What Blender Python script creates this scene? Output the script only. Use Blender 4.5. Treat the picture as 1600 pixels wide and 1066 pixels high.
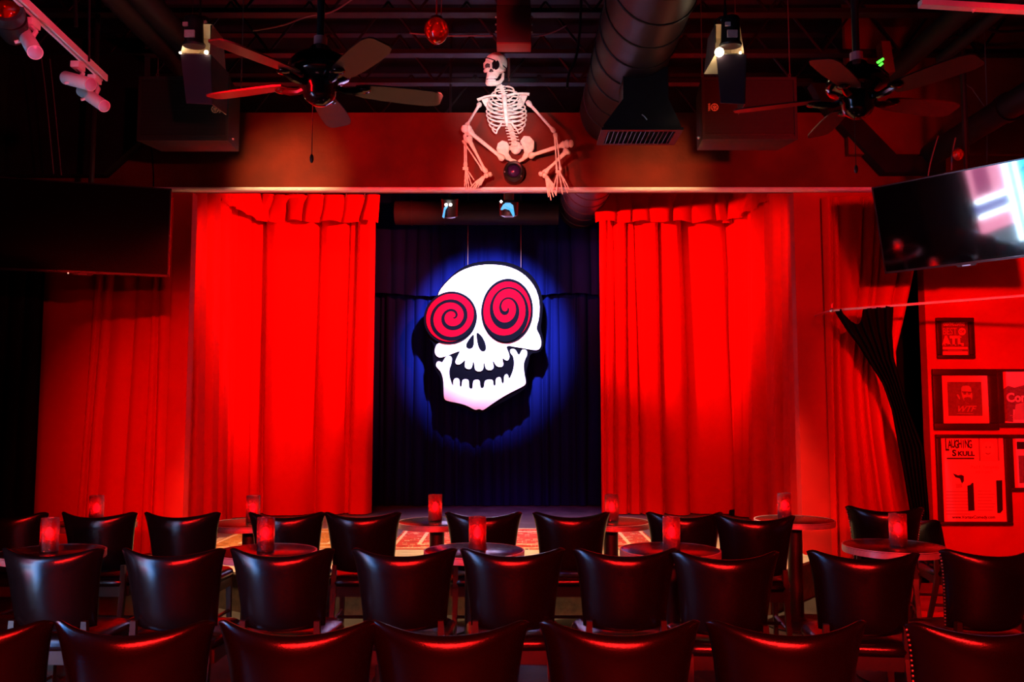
import bpy, bmesh, math, random
import numpy as np
from mathutils import Vector, Matrix

for o in list(bpy.data.objects):
    bpy.data.objects.remove(o)
SC = bpy.context.scene
COL = SC.collection
R = math.radians
PI = math.pi

# ------------------------------------------------------------------ camera
FPX = 1350.0
EYE = 1.52
TH = math.atan(112.0 / FPX)
cam_d = bpy.data.cameras.new('camera')
cam_d.sensor_width = 36.0
cam_d.lens = FPX / 1600.0 * 36.0
cam_d.clip_start = 0.05
cam = bpy.data.objects.new('camera', cam_d)
cam.location = (0, 0, EYE)
cam.rotation_euler = (PI / 2 + TH, 0, 0)
COL.objects.link(cam)
SC.camera = cam
SC.view_settings.view_transform = 'Standard'
SC.view_settings.look = 'None'
SC.view_settings.gamma = 1.0
SC.view_settings.use_curve_mapping = False
SC.view_settings.exposure = 0.0

_c, _s = math.cos(TH), math.sin(TH)


def ray(px, py):
    u = (px - 800.0) / FPX
    v = (533.0 - py) / FPX
    return Vector((u, _c - v * _s, _s + v * _c))


def W(px, py, D):
    """a point of the photograph that stands at depth D"""
    d = ray(px, py)
    return d * (D / d.y) + Vector((0, 0, EYE))


def WZ(px, py, z):
    """a point of the photograph that stands at height z"""
    d = ray(px, py)
    return d * ((z - EYE) / d.z) + Vector((0, 0, EYE))


# ------------------------------------------------------------------ world, lights
world = bpy.data.worlds.new('world')
SC.world = world
world.use_nodes = True
world.node_tree.nodes['Background'].inputs[0].default_value = (0.55, 0.2, 0.45, 1)
world.node_tree.nodes['Background'].inputs[1].default_value = 0.004


def spot(name, loc, target, watts, color, deg, blend=0.5, radius=0.06):
    l = bpy.data.lights.new(name, 'SPOT')
    l.energy = watts
    l.color = color
    l.spot_size = R(deg)
    l.spot_blend = blend
    l.shadow_soft_size = radius
    o = bpy.data.objects.new(name, l)
    o.location = loc
    o.rotation_euler = (Vector(target) - Vector(loc)).to_track_quat('-Z', 'Y').to_euler()
    COL.objects.link(o)
    return o


def area(name, loc, target, watts, color, sx, sy):
    l = bpy.data.lights.new(name, 'AREA')
    l.shape = 'RECTANGLE'
    l.size = sx
    l.size_y = sy
    l.energy = watts
    l.color = color
    o = bpy.data.objects.new(name, l)
    o.location = loc
    o.rotation_euler = (Vector(target) - Vector(loc)).to_track_quat('-Z', 'Y').to_euler()
    COL.objects.link(o)
    return o


# assumed red stage wash, unseen behind the proscenium, one for each curtain
spot('unseen_wash_lamp', (0.35, 8.75, 3.85), (-2.35, 10.6, 3.05), 1700, (1, 0.03, 0.015), 66, 0.9, 0.04)
spot('unseen_wash_lamp', (-0.65, 8.75, 3.85), (1.75, 10.6, 3.1), 1600, (1, 0.03, 0.015), 56, 0.9, 0.04)
spot('unseen_wash_lamp', (-2.3, 7.85, 3.72), (-3.0, 9.8, 2.6), 190, (1, 0.16, 0.05), 76, 0.8, 0.03)  # added warm lamp without a fixture, rakes orange light over the left folds
spot('unseen_wash_lamp', (2.0, 7.85, 3.72), (2.75, 9.8, 2.8), 110, (1, 0.16, 0.05), 70, 0.8, 0.03)  # same added lamp for the folds of the right return
# the two warm floods hung in front of the proscenium, and their spill on the bulkhead
spot('flood_lamp', (-2.05, 6.3, 3.52), (-1.25, 7.7, 0.3), 1050, (1, 0.62, 0.32), 66, 0.6, 0.05)
spot('flood_lamp', (1.42, 6.3, 3.52), (1.15, 7.7, 0.3), 950, (1, 0.62, 0.32), 66, 0.6, 0.05)
spot('flood_spill', (-2.05, 6.3, 3.5), (-2.0, 7.65, 3.62), 130, (1, 0.66, 0.25), 50, 1.0, 0.03)  # added spot without a fixture for the left flood's spill
spot('flood_spill', (1.42, 6.3, 3.5), (1.3, 7.65, 3.62), 80, (1, 0.6, 0.22), 50, 1.0, 0.03)  # same added spot for the spill at the right
# blue-white spot on the hanging sign, and an added lamp for its purple spill on the stage floor
spot('sign_lamp', (-0.05, 8.25, 3.85), (-0.27, 11.0, 2.72), 5600, (0.5, 0.52, 1.0), 40, 0.85, 0.05)
spot('added_purple_spill', (0.0, 8.6, 4.1), (0, 9.6, 0.3), 520, (0.5, 0.24, 1.0), 54, 0.9, 0.1)
# assumed red house floods, all unseen, some added for the bulkhead and tracks
spot('unseen_house_lamp', (-1.3, 3.0, 3.5), (-2.7, 7.65, 1.4), 800, (1, 0.002, 0.002), 34, 1.0, 0.06)
spot('unseen_house_lamp', (-1.5, 4.0, 3.1), (-0.6, 7.6, 3.5), 560, (1, 0.001, 0.004), 66, 0.8, 0.1)
spot('unseen_house_lamp', (2.9, 3.6, 3.1), (2.3, 7.6, 3.75), 300, (1, 0.001, 0.004), 52, 0.8, 0.1)  # added to redden the right end of the bulkhead
spot('unseen_house_lamp', (2.2, 2.6, 3.2), (2.5, 4.6, 3.8), 60, (1, 0.02, 0.06), 40, 0.8, 0.05)  # added to redden the right track rail
spot('unseen_house_lamp', (2.5, 2.8, 2.65), (4.5, 7.65, 1.75), 1500, (1, 0.0, 0.0), 44, 0.9, 0.06)
spot('unseen_house_lamp', (-0.6, 2.4, 2.9), (-2.2, 4.2, 3.3), 170, (1, 0.04, 0.10), 44, 0.8, 0.05)  # added red lamp for the left track heads
# assumed pink key, unseen, on the skeleton and the ledge
spot('assumed_key_lamp', (-0.35, 4.5, 3.25), (0.0, 7.4, 3.5), 560, (1, 0.32, 0.26), 26, 0.9, 0.06)
spot('added_fill_lamp', (0.1, 3.9, 3.2), (-0.1, 7.4, 4.22), 1000, (0.8, 0.82, 1.0), 13, 0.9, 0.2)  # added unseen fill for the skeleton's head
# assumed long red tube light, unseen over the audience behind the camera
area('assumed_tube_lamp', (0, -1.6, 2.45), (0, 2.5, 0.55), 175, (1, 0.008, 0.006), 5.0, 0.12).data.spread = R(62)

for _x in (-2.05, 1.42):  # added point lamps near the floods, for warm rims on the chairs
    _l = bpy.data.lights.new('flood_leak', 'POINT')
    _l.energy = 0.9
    _l.color = (1, 0.62, 0.3)
    _l.shadow_soft_size = 0.05
    _o = bpy.data.objects.new('flood_leak', _l)
    _o.location = (_x, 6.22, 3.5)
    COL.objects.link(_o)

# ------------------------------------------------------------------ materials
MATS = {}


def mat(name, col, rough=0.6, metal=0.0, spec=0.5, var=0.0, scale=8.0, bump=0.0, bscale=60.0, emis=None, estr=0.0,
        sheen=0.0, coat=0.0, stretch=None, ior=None):
    if name in MATS:
        return MATS[name]
    m = bpy.data.materials.new(name)
    m.use_nodes = True
    nt = m.node_tree
    b = nt.nodes['Principled BSDF']
    b.inputs['Base Color'].default_value = (*col, 1)
    b.inputs['Roughness'].default_value = rough
    b.inputs['Metallic'].default_value = metal
    b.inputs['Specular IOR Level'].default_value = spec
    if name == 'black_vinyl':
        b.inputs['Specular Tint'].default_value = (0.75, 0.8, 1.0, 1)  # blue of the side light put into the vinyl sheen
    if ior:
        b.inputs['IOR'].default_value = ior
    if sheen:
        b.inputs['Sheen Weight'].default_value = sheen
        b.inputs['Sheen Roughness'].default_value = 0.4
        b.inputs['Sheen Tint'].default_value = (1, 0.25, 0.12, 1)
    if coat:
        b.inputs['Coat Weight'].default_value = coat
        b.inputs['Coat Roughness'].default_value = 0.1
    if emis:
        b.inputs['Emission Color'].default_value = (*emis, 1)
        b.inputs['Emission Strength'].default_value = estr
    if var or bump:
        tc = nt.nodes.new('ShaderNodeTexCoord')
        src = tc.outputs['Object']
        if stretch:
            mp = nt.nodes.new('ShaderNodeMapping')
            mp.inputs['Scale'].default_value = stretch
            nt.links.new(src, mp.inputs[0])
            src = mp.outputs[0]
    if var:
        n = nt.nodes.new('ShaderNodeTexNoise')
        n.inputs['Scale'].default_value = scale
        n.inputs['Detail'].default_value = 6
        nt.links.new(src, n.inputs['Vector'])
        r = nt.nodes.new('ShaderNodeValToRGB')
        r.color_ramp.elements[0].position = 0.3
        r.color_ramp.elements[1].position = 0.72
        r.color_ramp.elements[0].color = tuple(max(0, x * (1 - var)) for x in col) + (1,)
        r.color_ramp.elements[1].color = tuple(min(1, x * (1 + var)) for x in col) + (1,)
        nt.links.new(n.outputs[0], r.inputs[0])
        nt.links.new(r.outputs[0], b.inputs['Base Color'])
    if bump:
        n2 = nt.nodes.new('ShaderNodeTexNoise')
        n2.inputs['Scale'].default_value = bscale
        n2.inputs['Detail'].default_value = 4
        nt.links.new(src, n2.inputs['Vector'])
        bp = nt.nodes.new('ShaderNodeBump')
        bp.inputs['Strength'].default_value = bump
        bp.inputs['Distance'].default_value = 0.01
        nt.links.new(n2.outputs[0], bp.inputs['Height'])
        nt.links.new(bp.outputs[0], b.inputs['Normal'])
    MATS[name] = m
    return m


VELVET = mat('red_velvet', (0.62, 0.0025, 0.001), 0.85, spec=0.08, var=0.06, scale=5, bump=0.15, bscale=240, sheen=0.03, stretch=(1, 1, 0.25))
NAVY = mat('navy_drape', (0.0016, 0.006, 0.095), 0.9, spec=0.08, var=0.2, scale=5, stretch=(1, 1, 0.2))
BLACKCLOTH = mat('black_cloth', (0.006, 0.003, 0.004), 0.95, spec=0.05, var=0.3, scale=10)
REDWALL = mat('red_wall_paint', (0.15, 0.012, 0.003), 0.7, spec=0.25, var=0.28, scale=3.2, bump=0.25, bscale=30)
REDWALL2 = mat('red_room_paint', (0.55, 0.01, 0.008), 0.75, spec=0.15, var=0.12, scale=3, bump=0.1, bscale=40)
BLACKWALL = mat('black_paint', (0.010, 0.006, 0.007), 0.85, spec=0.2, var=0.4, scale=5)
CEILM = mat('ceiling_black', (0.006, 0.004, 0.005), 0.9, spec=0.1, var=0.4, scale=4)
STEEL = mat('dark_painted_steel', (0.006, 0.005, 0.0065), 0.6, spec=0.3, var=0.3, scale=12)
DUCT = mat('dark_duct_metal', (0.024, 0.017, 0.024), 0.5, metal=0.1, spec=0.35, var=0.18, scale=6, bump=0.05, bscale=20)
WHITEPAINT = mat('white_paint', (0.8, 0.76, 0.74), 0.45, var=0.06, scale=20)
LEDGE = mat('ledge_paint', (0.95, 0.78, 0.82), 0.45, var=0.1, scale=12)
FLOORM = mat('house_floor', (0.035, 0.024, 0.018), 0.6, var=0.35, scale=6, bump=0.1, bscale=40)
STAGEM = mat('stage_black_floor', (0.085, 0.07, 0.09), 0.5, var=0.45, scale=5, bump=0.1, bscale=50)
APRON = mat('stage_apron_lit_wood', (0.42, 0.35, 0.25), 0.6, var=0.35, scale=7, bump=0.15, bscale=60, stretch=(1, 6, 1))  # paler than the floor behind: warm light pool put into the wood colour
FASCIA = mat('stage_fascia', (0.10, 0.055, 0.03), 0.8, var=0.4, scale=20, bump=0.2, bscale=120)
VINYL = mat('black_vinyl', (0.004, 0.0035, 0.004), 0.22, spec=0.75, var=0.1, scale=30, bump=0.06, bscale=260)
DARKWOOD = mat('dark_wood', (0.018, 0.010, 0.008), 0.35, spec=0.5, var=0.3, scale=10, stretch=(1, 1, 0.1))
CHROME = mat('chrome', (0.85, 0.82, 0.85), 0.28, metal=1.0, var=0.05)
ALU = mat('ribbed_aluminium', (0.8, 0.78, 0.82), 0.32, metal=0.55, var=0.05)
LAMINATE = mat('black_laminate', (0.010, 0.008, 0.009), 0.24, spec=1.0, var=0.1, scale=20)
CASTIRON = mat('black_iron', (0.012, 0.011, 0.012), 0.45, spec=0.5, var=0.2)
PLASTIC = mat('black_plastic', (0.010, 0.009, 0.010), 0.3, spec=0.5, var=0.1)
SCREEN = mat('tv_glass', (0.001, 0.001, 0.002), 0.05, ior=3.0, spec=0.5, var=0.05)
BONE = mat('bone', (0.80, 0.68, 0.54), 0.6, spec=0.3, var=0.15, scale=30, bump=0.1, bscale=120)
BONEDARK = mat('bone_shadow_stain', (0.05, 0.03, 0.025), 0.8, var=0.3)  # dark colour for the skull hollows, their shade put into solid parts
SIGNW = mat('sign_white', (0.92, 0.9, 0.92), 0.8, spec=0.05, var=0.02)
SIGNB = mat('sign_black', (0.0012, 0.0012, 0.003), 0.8, spec=0.03, var=0.1)
SIGNR = mat('sign_red', (0.30, 0.0, 0.006), 0.8, spec=0.02, var=0.04)
FANWOOD2 = mat('fan_blade_shaded', (0.010, 0.004, 0.005), 0.4, spec=0.4, var=0.2, scale=14)  # shaded copy of the blade colour, for the right fan
FANWOOD = mat('fan_blade_red_lit', (0.030, 0.007, 0.008), 0.4, spec=0.45, var=0.2, scale=14)  # red light on the left fan put into its blade colour
FANMETAL = mat('fan_dark_bronze', (0.05, 0.035, 0.035), 0.15, metal=0.9, var=0.1)
GRILLE = mat('speaker_grille', (0.020, 0.013, 0.012), 0.6, spec=0.4, var=0.3, scale=160)
SPKBOX = mat('speaker_box', (0.026, 0.018, 0.017), 0.6, spec=0.4, var=0.2, scale=40)
EMBLEM = mat('speaker_emblem', (1.0, 0.5, 0.3), 0.5, var=0.03)  # pale emblem, with the orange of warm light put into its colour
FRAMEB = mat('picture_frame_black', (0.03, 0.008, 0.008), 0.45, spec=0.4, var=0.2)
PAPER = mat('poster_paper', (0.95, 0.85, 0.8), 0.8, spec=0.1, var=0.03)
PAPERGREY = mat('poster_grey', (0.22, 0.17, 0.16), 0.8, spec=0.1, var=0.25, scale=40)
PAPERMID = mat('poster_mid', (0.60, 0.5, 0.46), 0.8, spec=0.1, var=0.1)
INK = mat('poster_ink', (0.03, 0.015, 0.015), 0.8, spec=0.1, var=0.1)
INKDIM = mat('poster_faint_ink', (0.42, 0.3, 0.28), 0.8, spec=0.1, var=0.1)
BARN = mat('barn_door_metal', (0.06, 0.03, 0.055), 0.55, metal=0.2, var=0.1)
HOODIN = mat('lamp_hood_metal', (0.62, 0.5, 0.36), 0.35, metal=0.7, var=0.1)
HOT = mat('lamp_glow', (1, 0.9, 0.7), 0.5, emis=(1, 0.86, 0.55), estr=14, var=0.01)
HOTBLUE = mat('lamp_glow_blue', (0.01, 0.08, 0.2), 0.5, emis=(0.06, 0.5, 1.0), estr=1.1, var=0.01)
HOTWHITE = mat('lamp_glow_white', (1, 1, 1), 0.5, emis=(1, 0.95, 0.85), estr=14, var=0.01)
FLAME = mat('led_flame', (1, 0.3, 0.3), 0.5, emis=(1, 0.5, 0.66), estr=36, var=0.01)
GREENLED = mat('green_led', (0.1, 1, 0.1), 0.5, emis=(0.05, 1, 0.04), estr=3, var=0.01)
STICKER = mat('paper_sticker', (0.75, 0.6, 0.58), 0.7, var=0.08, scale=90)
COPPER = mat('copper_yoke', (0.2, 0.1, 0.08), 0.35, metal=0.7, var=0.1)
WINB = mat('assumed_blue_glow', (0.1, 0.4, 0.8), 0.4, emis=(0.02, 0.36, 1.0), estr=11.0, var=0.05)  # glow of the assumed window, also the blue shine on the chairs
WINP = mat('assumed_pink_glow', (0.9, 0.4, 0.55), 0.4, emis=(1.0, 0.36, 0.58), estr=3.4, var=0.05)
WINL = mat('assumed_light_strip', (0.9, 0.95, 1), 0.4, emis=(0.65, 0.88, 1.0), estr=26, var=0.02)
WIRE = mat('grey_wire', (0.16, 0.11, 0.11), 0.5, spec=0.4, var=0.2)
REDBOX = mat('red_box_paint', (0.06, 0.002, 0.003), 0.6, var=0.15)


def red_glass(name, col, trans=0.55, bump=0.0, bscale=60.0):
    m = bpy.data.materials.new(name)
    m.use_nodes = True
    nt = m.node_tree
    nt.nodes.clear()
    out = nt.nodes.new('ShaderNodeOutputMaterial')
    t = nt.nodes.new('ShaderNodeBsdfTransparent')
    t.inputs[0].default_value = (*col, 1)
    d = nt.nodes.new('ShaderNodeBsdfTranslucent')
    d.inputs[0].default_value = (col[0], col[1], col[2], 1)
    g = nt.nodes.new('ShaderNodeBsdfGlossy')
    g.inputs['Color'].default_value = (1, 0.85, 0.9, 1)
    g.inputs['Roughness'].default_value = 0.08
    m1 = nt.nodes.new('ShaderNodeMixShader')
    m1.inputs[0].default_value = 1 - trans
    m2 = nt.nodes.new('ShaderNodeMixShader')
    fr = nt.nodes.new('ShaderNodeFresnel')
    fr.inputs[0].default_value = 1.8
    nt.links.new(t.outputs[0], m1.inputs[1])
    nt.links.new(d.outputs[0], m1.inputs[2])
    nt.links.new(fr.outputs[0], m2.inputs[0])
    nt.links.new(m1.outputs[0], m2.inputs[1])
    nt.links.new(g.outputs[0], m2.inputs[2])
    nt.links.new(m2.outputs[0], out.inputs[0])
    tc = nt.nodes.new('ShaderNodeTexCoord')
    v = nt.nodes.new('ShaderNodeTexVoronoi')
    v.inputs['Scale'].default_value = bscale
    nt.links.new(tc.outputs['Object'], v.inputs['Vector'])
    bp = nt.nodes.new('ShaderNodeBump')
    bp.inputs['Strength'].default_value = bump
    bp.inputs['Distance'].default_value = 0.004
    nt.links.new(v.outputs[0], bp.inputs['Height'])
    nt.links.new(bp.outputs[0], g.inputs['Normal'])
    nt.links.new(bp.outputs[0], fr.inputs['Normal'])
    return m


CANDLEGLASS = red_glass('red_crackle_glass', (0.6, 0.02, 0.035), 0.88, 1.0, 150.0)
GLOBEGLASS = red_glass('red_globe_glass', (0.75, 0.03, 0.02), 0.55, 0.1, 20.0)


def rug_material(name, c1, c2, c3):
    m = bpy.data.materials.new(name)
    m.use_nodes = True
    nt = m.node_tree
    b = nt.nodes['Principled BSDF']
    b.inputs['Roughness'].default_value = 0.95
    b.inputs['Specular IOR Level'].default_value = 0.05
    tc = nt.nodes.new('ShaderNodeTexCoord')
    mp = nt.nodes.new('ShaderNodeMapping')
    mp.inputs['Scale'].default_value = (7, 13, 1)
    nt.links.new(tc.outputs['Object'], mp.inputs[0])
    v = nt.nodes.new('ShaderNodeTexVoronoi')
    v.inputs['Scale'].default_value = 1.6
    v.distance = 'CHEBYCHEV'
    nt.links.new(mp.outputs[0], v.inputs['Vector'])
    r = nt.nodes.new('ShaderNodeValToRGB')
    r.color_ramp.interpolation = 'CONSTANT'
    e = r.color_ramp.elements
    e[0].position = 0.0
    e[0].color = (*c3, 1)
    e[1].position = 0.16
    e[1].color = (*c2, 1)
    x = r.color_ramp.elements.new(0.26)
    x.color = (*c1, 1)
    x = r.color_ramp.elements.new(0.55)
    x.color = (c1[0] * 0.7, c1[1] * 0.7, c1[2] * 0.7, 1)
    nt.links.new(v.outputs['Distance'], r.inputs[0])
    nt.links.new(r.outputs[0], b.inputs['Base Color'])
    return m


# ------------------------------------------------------------------ mesh helpers
class MB:
    def __init__(self):
        self.v = []
        self.f = []

    def add(self, vs, fs):
        n = len(self.v)
        self.v += [Vector(p) for p in vs]
        self.f += [tuple(i + n for i in q) for q in fs]
        return self

    def box(self, c, s, rot=None):
        c = Vector(c)
        vs = []
        for dx in (-.5, .5):
            for dy in (-.5, .5):
                for dz in (-.5, .5):
                    p = Vector((dx * s[0], dy * s[1], dz * s[2]))
                    if rot is not None:
                        p = rot @ p
                    vs.append(c + p)
        return self.add(vs, [(0, 1, 3, 2), (4, 6, 7, 5), (0, 4, 5, 1), (2, 3, 7, 6), (0, 2, 6, 4), (1, 5, 7, 3)])

    def box2(self, a, b):
        a = Vector(a)
        b = Vector(b)
        return self.box((a + b) / 2, [abs(x) for x in (b - a)])

    def tube(self, pts, rad, n=8, cap=True):
        pts = [Vector(p) for p in pts]
        if not hasattr(rad, '__len__'):
            rad = [rad] * len(pts)
        vs, fs = [], []
        up = None
        for i, p in enumerate(pts):
            a = pts[max(i - 1, 0)]
            b = pts[min(i + 1, len(pts) - 1)]
            t = (b - a)
            if t.length < 1e-9:
                t = Vector((0, 0, 1))
            t.normalize()
            if up is None:
                up = t.orthogonal().normalized()
            else:
                up = (up - t * up.dot(t))
                up = up.normalized() if up.length > 1e-6 else t.orthogonal().normalized()
            w = t.cross(up)
            for k in range(n):
                an = 2 * PI * k / n
                vs.append(p + (up * math.cos(an) + w * math.sin(an)) * rad[i])
        m = len(pts)
        for i in range(m - 1):
            for k in range(n):
                a = i * n + k
                b = i * n + (k + 1) % n
                fs.append((a, b, b + n, a + n))
        if cap:
            fs.append(tuple(range(n - 1, -1, -1)))
            fs.append(tuple(range((m - 1) * n, m * n)))
        return self.add(vs, fs)

    def lathe(self, prof, n=24, M=None, cap=True):
        vs, fs = [], []
        for r, z in prof:
            for k in range(n):
                a = 2 * PI * k / n
                p = Vector((r * math.cos(a), r * math.sin(a), z))
                vs.append(M @ p if M is not None else p)
        m = len(prof)
        for i in range(m - 1):
            for k in range(n):
                a = i * n + k
                b = i * n + (k + 1) % n
                fs.append((a, b, b + n, a + n))
        if cap:
            fs.append(tuple(range(n - 1, -1, -1)))
            fs.append(tuple(range((m - 1) * n, m * n)))
        return self.add(vs, fs)

    def prism(self, front, depth):
        front = [Vector(p) for p in front]
        depth = Vector(depth)
        n = len(front)
        vs = front + [p + depth for p in front]
        fs = [tuple(range(n)), tuple(range(2 * n - 1, n - 1, -1))]
        for i in range(n):
            j = (i + 1) % n
            fs.append((i, i + n, j + n, j))
        return self.add(vs, fs)

    def ball(self, c, r, nu=16, nv=10, M=None):
        c = Vector(c)
        if not hasattr(r, '__len__'):
            r = (r, r, r)
        vs = [c + (M @ Vector((0, 0, -r[2])) if M else Vector((0, 0, -r[2])))]
        for j in range(1, nv):
            t = PI * j / nv
            for k in range(nu):
                a = 2 * PI * k / nu
                p = Vector((r[0] * math.sin(t) * math.cos(a), r[1] * math.sin(t) * math.sin(a), -r[2] * math.cos(t)))
                vs.append(c + (M @ p if M else p))
        p = Vector((0, 0, r[2]))
        vs.append(c + (M @ p if M else p))
        fs = []
        for k in range(nu):
            fs.append((0, 1 + (k + 1) % nu, 1 + k))
            e = 1 + (nv - 2) * nu
            fs.append((len(vs) - 1, e + k, e + (k + 1) % nu))
        for j in range(nv - 2):
            for k in range(nu):
                a = 1 + j * nu + k
                b = 1 + j * nu + (k + 1) % nu
                fs.append((a, b, b + nu, a + nu))
        return self.add(vs, fs)

    def grid(self, P):
        """P: nested list [j][i] of points"""
        nj, ni = len(P), len(P[0])
        vs = [p for row in P for p in row]
        fs = [(j * ni + i, j * ni + i + 1, (j + 1) * ni + i + 1, (j + 1) * ni + i) for j in range(nj - 1) for i in range(ni - 1)]
        return self.add(vs, fs)

    def build(self, name, m, parent=None, smooth=35, bevel=0.0, segs=2, world=False, fix=True):
        off = Vector((0, 0, 0))
        if parent is None:
            xs = [p.x for p in self.v]
            ys = [p.y for p in self.v]
            zs = [p.z for p in self.v]
            off = Vector(((min(xs) + max(xs)) / 2, (min(ys) + max(ys)) / 2, min(zs)))
        elif world:
            q = parent
            while q is not None:
                off = off + q.location
                q = q.parent
        me = bpy.data.meshes.new(name)
        me.from_pydata([p - off for p in self.v], [], self.f)
        if fix or bevel:
            bm = bmesh.new()
            bm.from_mesh(me)
            if bevel:
                bmesh.ops.remove_doubles(bm, verts=bm.verts, dist=1e-5)
                ed = [e for e in bm.edges if len(e.link_faces) == 2 and e.calc_face_angle(0) > R(40)]
                bmesh.ops.bevel(bm, geom=ed, offset=bevel, segments=segs, affect='EDGES', profile=0.5)
            bmesh.ops.recalc_face_normals(bm, faces=bm.faces)
            bm.to_mesh(me)
            bm.free()
        if smooth:
            me.polygons.foreach_set('use_smooth', [True] * len(me.polygons))
            if smooth < 180:
                me.set_sharp_from_angle(angle=R(smooth))
        me.materials.append(m)
        o = bpy.data.objects.new(name, me)
        COL.objects.link(o)
        if parent is None:
            o.location = off
        else:
            o.parent = parent
        return o


def tag(o, label=None, cat=None, group=None, kind=None):
    if label:
        o['label'] = label
    if cat:
        o['category'] = cat
    if group:
        o['group'] = group
    if kind:
        o['kind'] = kind
    return o


def thing(name, label, cat, loc=(0, 0, 0), rz=0.0, group=None):
    o = bpy.data.objects.new(name, None)
    o.empty_display_size = 0.1
    o.location = loc
    o.rotation_euler = (0, 0, rz)
    COL.objects.link(o)
    return tag(o, label, cat, group)


def struct(o):
    o['kind'] = 'structure'
    return o


def dup(src, name=None, loc=None, rz=None, label=None):
    kids = {}
    for o in bpy.data.objects:
        if o.parent:
            kids.setdefault(o.parent.name, []).append(o)

    def rec(o, par):
        c = o.copy()
        COL.objects.link(c)
        c.parent = par
        for k in kids.get(o.name, []):
            rec(k, c)
        return c
    c = rec(src, None)
    if loc is not None:
        c.location = loc
    if rz is not None:
        c.rotation_euler = (0, 0, rz)
    if label:
        c['label'] = label
    return c


def text_obj(name, s, size, origin, m, parent, bold=0.0, shear=0.0, sx=1.0, align='CENTER', roll=0.0, depth=0.001):
    """flat printed lettering facing -Y; size = line height in metres, origin = middle of the line"""
    cu = bpy.data.curves.new(name, 'FONT')
    cu.body = s
    cu.size = size
    cu.align_x = align
    cu.align_y = 'CENTER'
    cu.shear = shear
    cu.offset = bold
    cu.extrude = depth / 2
    cu.resolution_u = 3
    t = bpy.data.objects.new(name + '_curve', cu)
    COL.objects.link(t)
    dg = bpy.context.evaluated_depsgraph_get()
    me = bpy.data.meshes.new_from_object(t.evaluated_get(dg))
    bpy.data.objects.remove(t)
    M = Matrix.Rotation(PI / 2, 4, 'X') @ Matrix.Rotation(roll, 4, 'Z') @ Matrix.Diagonal((sx, 1, 1, 1))
    me.transform(M)
    me.materials.clear()
    me.materials.append(m)
    o = bpy.data.objects.new(name, me)
    COL.objects.link(o)
    o.parent = parent
    q, off = parent, Vector((0, 0, 0))
    while q is not None:
        off += q.location
        q = q.parent
    o.location = Vector(origin) - off
    return o


random.seed(7)
rnd = random.Random(11)

# ------------------------------------------------------------------ setting
WALLY = 7.65
ZL = W(800, 297, 7.56).z          # proscenium ledge height
ZS = 0.30                         # stage height
YB = 11.6
ZC = 5.35
struct(MB().box2((-4.6, -2.6, -0.1), (5.2, 12.2, 0.0)).build('floor', FLOORM))
struct(MB().box2((-4.6, -2.6, ZC), (5.2, 12.2, ZC + 0.1)).build('ceiling', CEILM))
struct(MB().box2((-4.7, -2.6, 0), (-4.5, 12.2, ZC)).build('wall_left', BLACKWALL))
struct(MB().box2((-3.3, -2.6, 0), (-3.12, 4.2, 2.6)).build('added_partition', BLACKWALL))  # added partition out of view, carries the assumed window
struct(MB().box2((5.1, -2.6, 0), (5.3, 12.2, ZC)).build('wall_right', REDWALL2))
struct(MB().box2((-4.6, -2.8, 0), (5.2, -2.6, ZC)).build('wall_rear', BLACKWALL))
struct(MB().box2((-4.6, 12.0, 0), (5.2, 12.2, ZC)).build('wall_back', BLACKWALL))
ZH = W(800, 176, WALLY).z
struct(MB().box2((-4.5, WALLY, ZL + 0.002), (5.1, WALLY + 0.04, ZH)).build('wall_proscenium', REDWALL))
XL = W(295, 500, WALLY).x
XR = W(1245, 500, WALLY).x
XD = W(1428, 500, WALLY).x
XP = W(1450, 600, WALLY).x
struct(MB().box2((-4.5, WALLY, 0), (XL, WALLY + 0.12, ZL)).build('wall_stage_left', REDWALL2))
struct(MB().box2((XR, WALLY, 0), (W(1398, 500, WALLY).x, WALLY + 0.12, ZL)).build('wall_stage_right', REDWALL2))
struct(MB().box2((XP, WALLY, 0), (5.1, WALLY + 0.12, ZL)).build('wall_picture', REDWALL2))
# black return behind the doorway beside the pictures
struct(MB().box2((W(1385, 500, WALLY).x, 8.5, 0), (4.3, 8.6, ZL)).build('door_1', BLACKCLOTH))
# black soffits that bite into the red bulkhead at both ends
def P2(pts, D):
    return [W(x, y, D) for x, y in pts]
struct(MB().prism(P2([(-90, 272), (160, 272), (226, 212), (226, 60), (-90, 60)], 7.5), (0, 0.12, 0)).build('trim_1', BLACKWALL, smooth=0))
struct(MB().prism(P2([(1268, 130), (1288, 165), (1384, 269), (1478, 269), (1478, 246), (1402, 242), (1322, 160), (1322, 130)], 7.5), (0, 0.12, 0)).build('trim_2', BLACKWALL, smooth=0))
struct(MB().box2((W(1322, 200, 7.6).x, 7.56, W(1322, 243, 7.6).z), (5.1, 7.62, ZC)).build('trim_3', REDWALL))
# proscenium ledge: two stepped boards
ledge = thing('proscenium_ledge', 'white painted ledge running across the red bulkhead above the stage opening', 'ledge', (0.3, 7.45, ZL - 0.05))
zt, zm, zb = W(0, 292.5, 7.56).z, W(0, 295.5, 7.56).z, W(0, 297.5, 7.58).z
MB().box2((-4.45, 7.56, zm), (4.0, WALLY - 0.001, zt)).build('upper_board', LEDGE, ledge, world=True, bevel=0.003)
MB().box2((-4.45, 7.575, zb), (4.0, WALLY + 0.035, zm)).build('lower_board', LEDGE, ledge, world=True, bevel=0.003)

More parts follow.
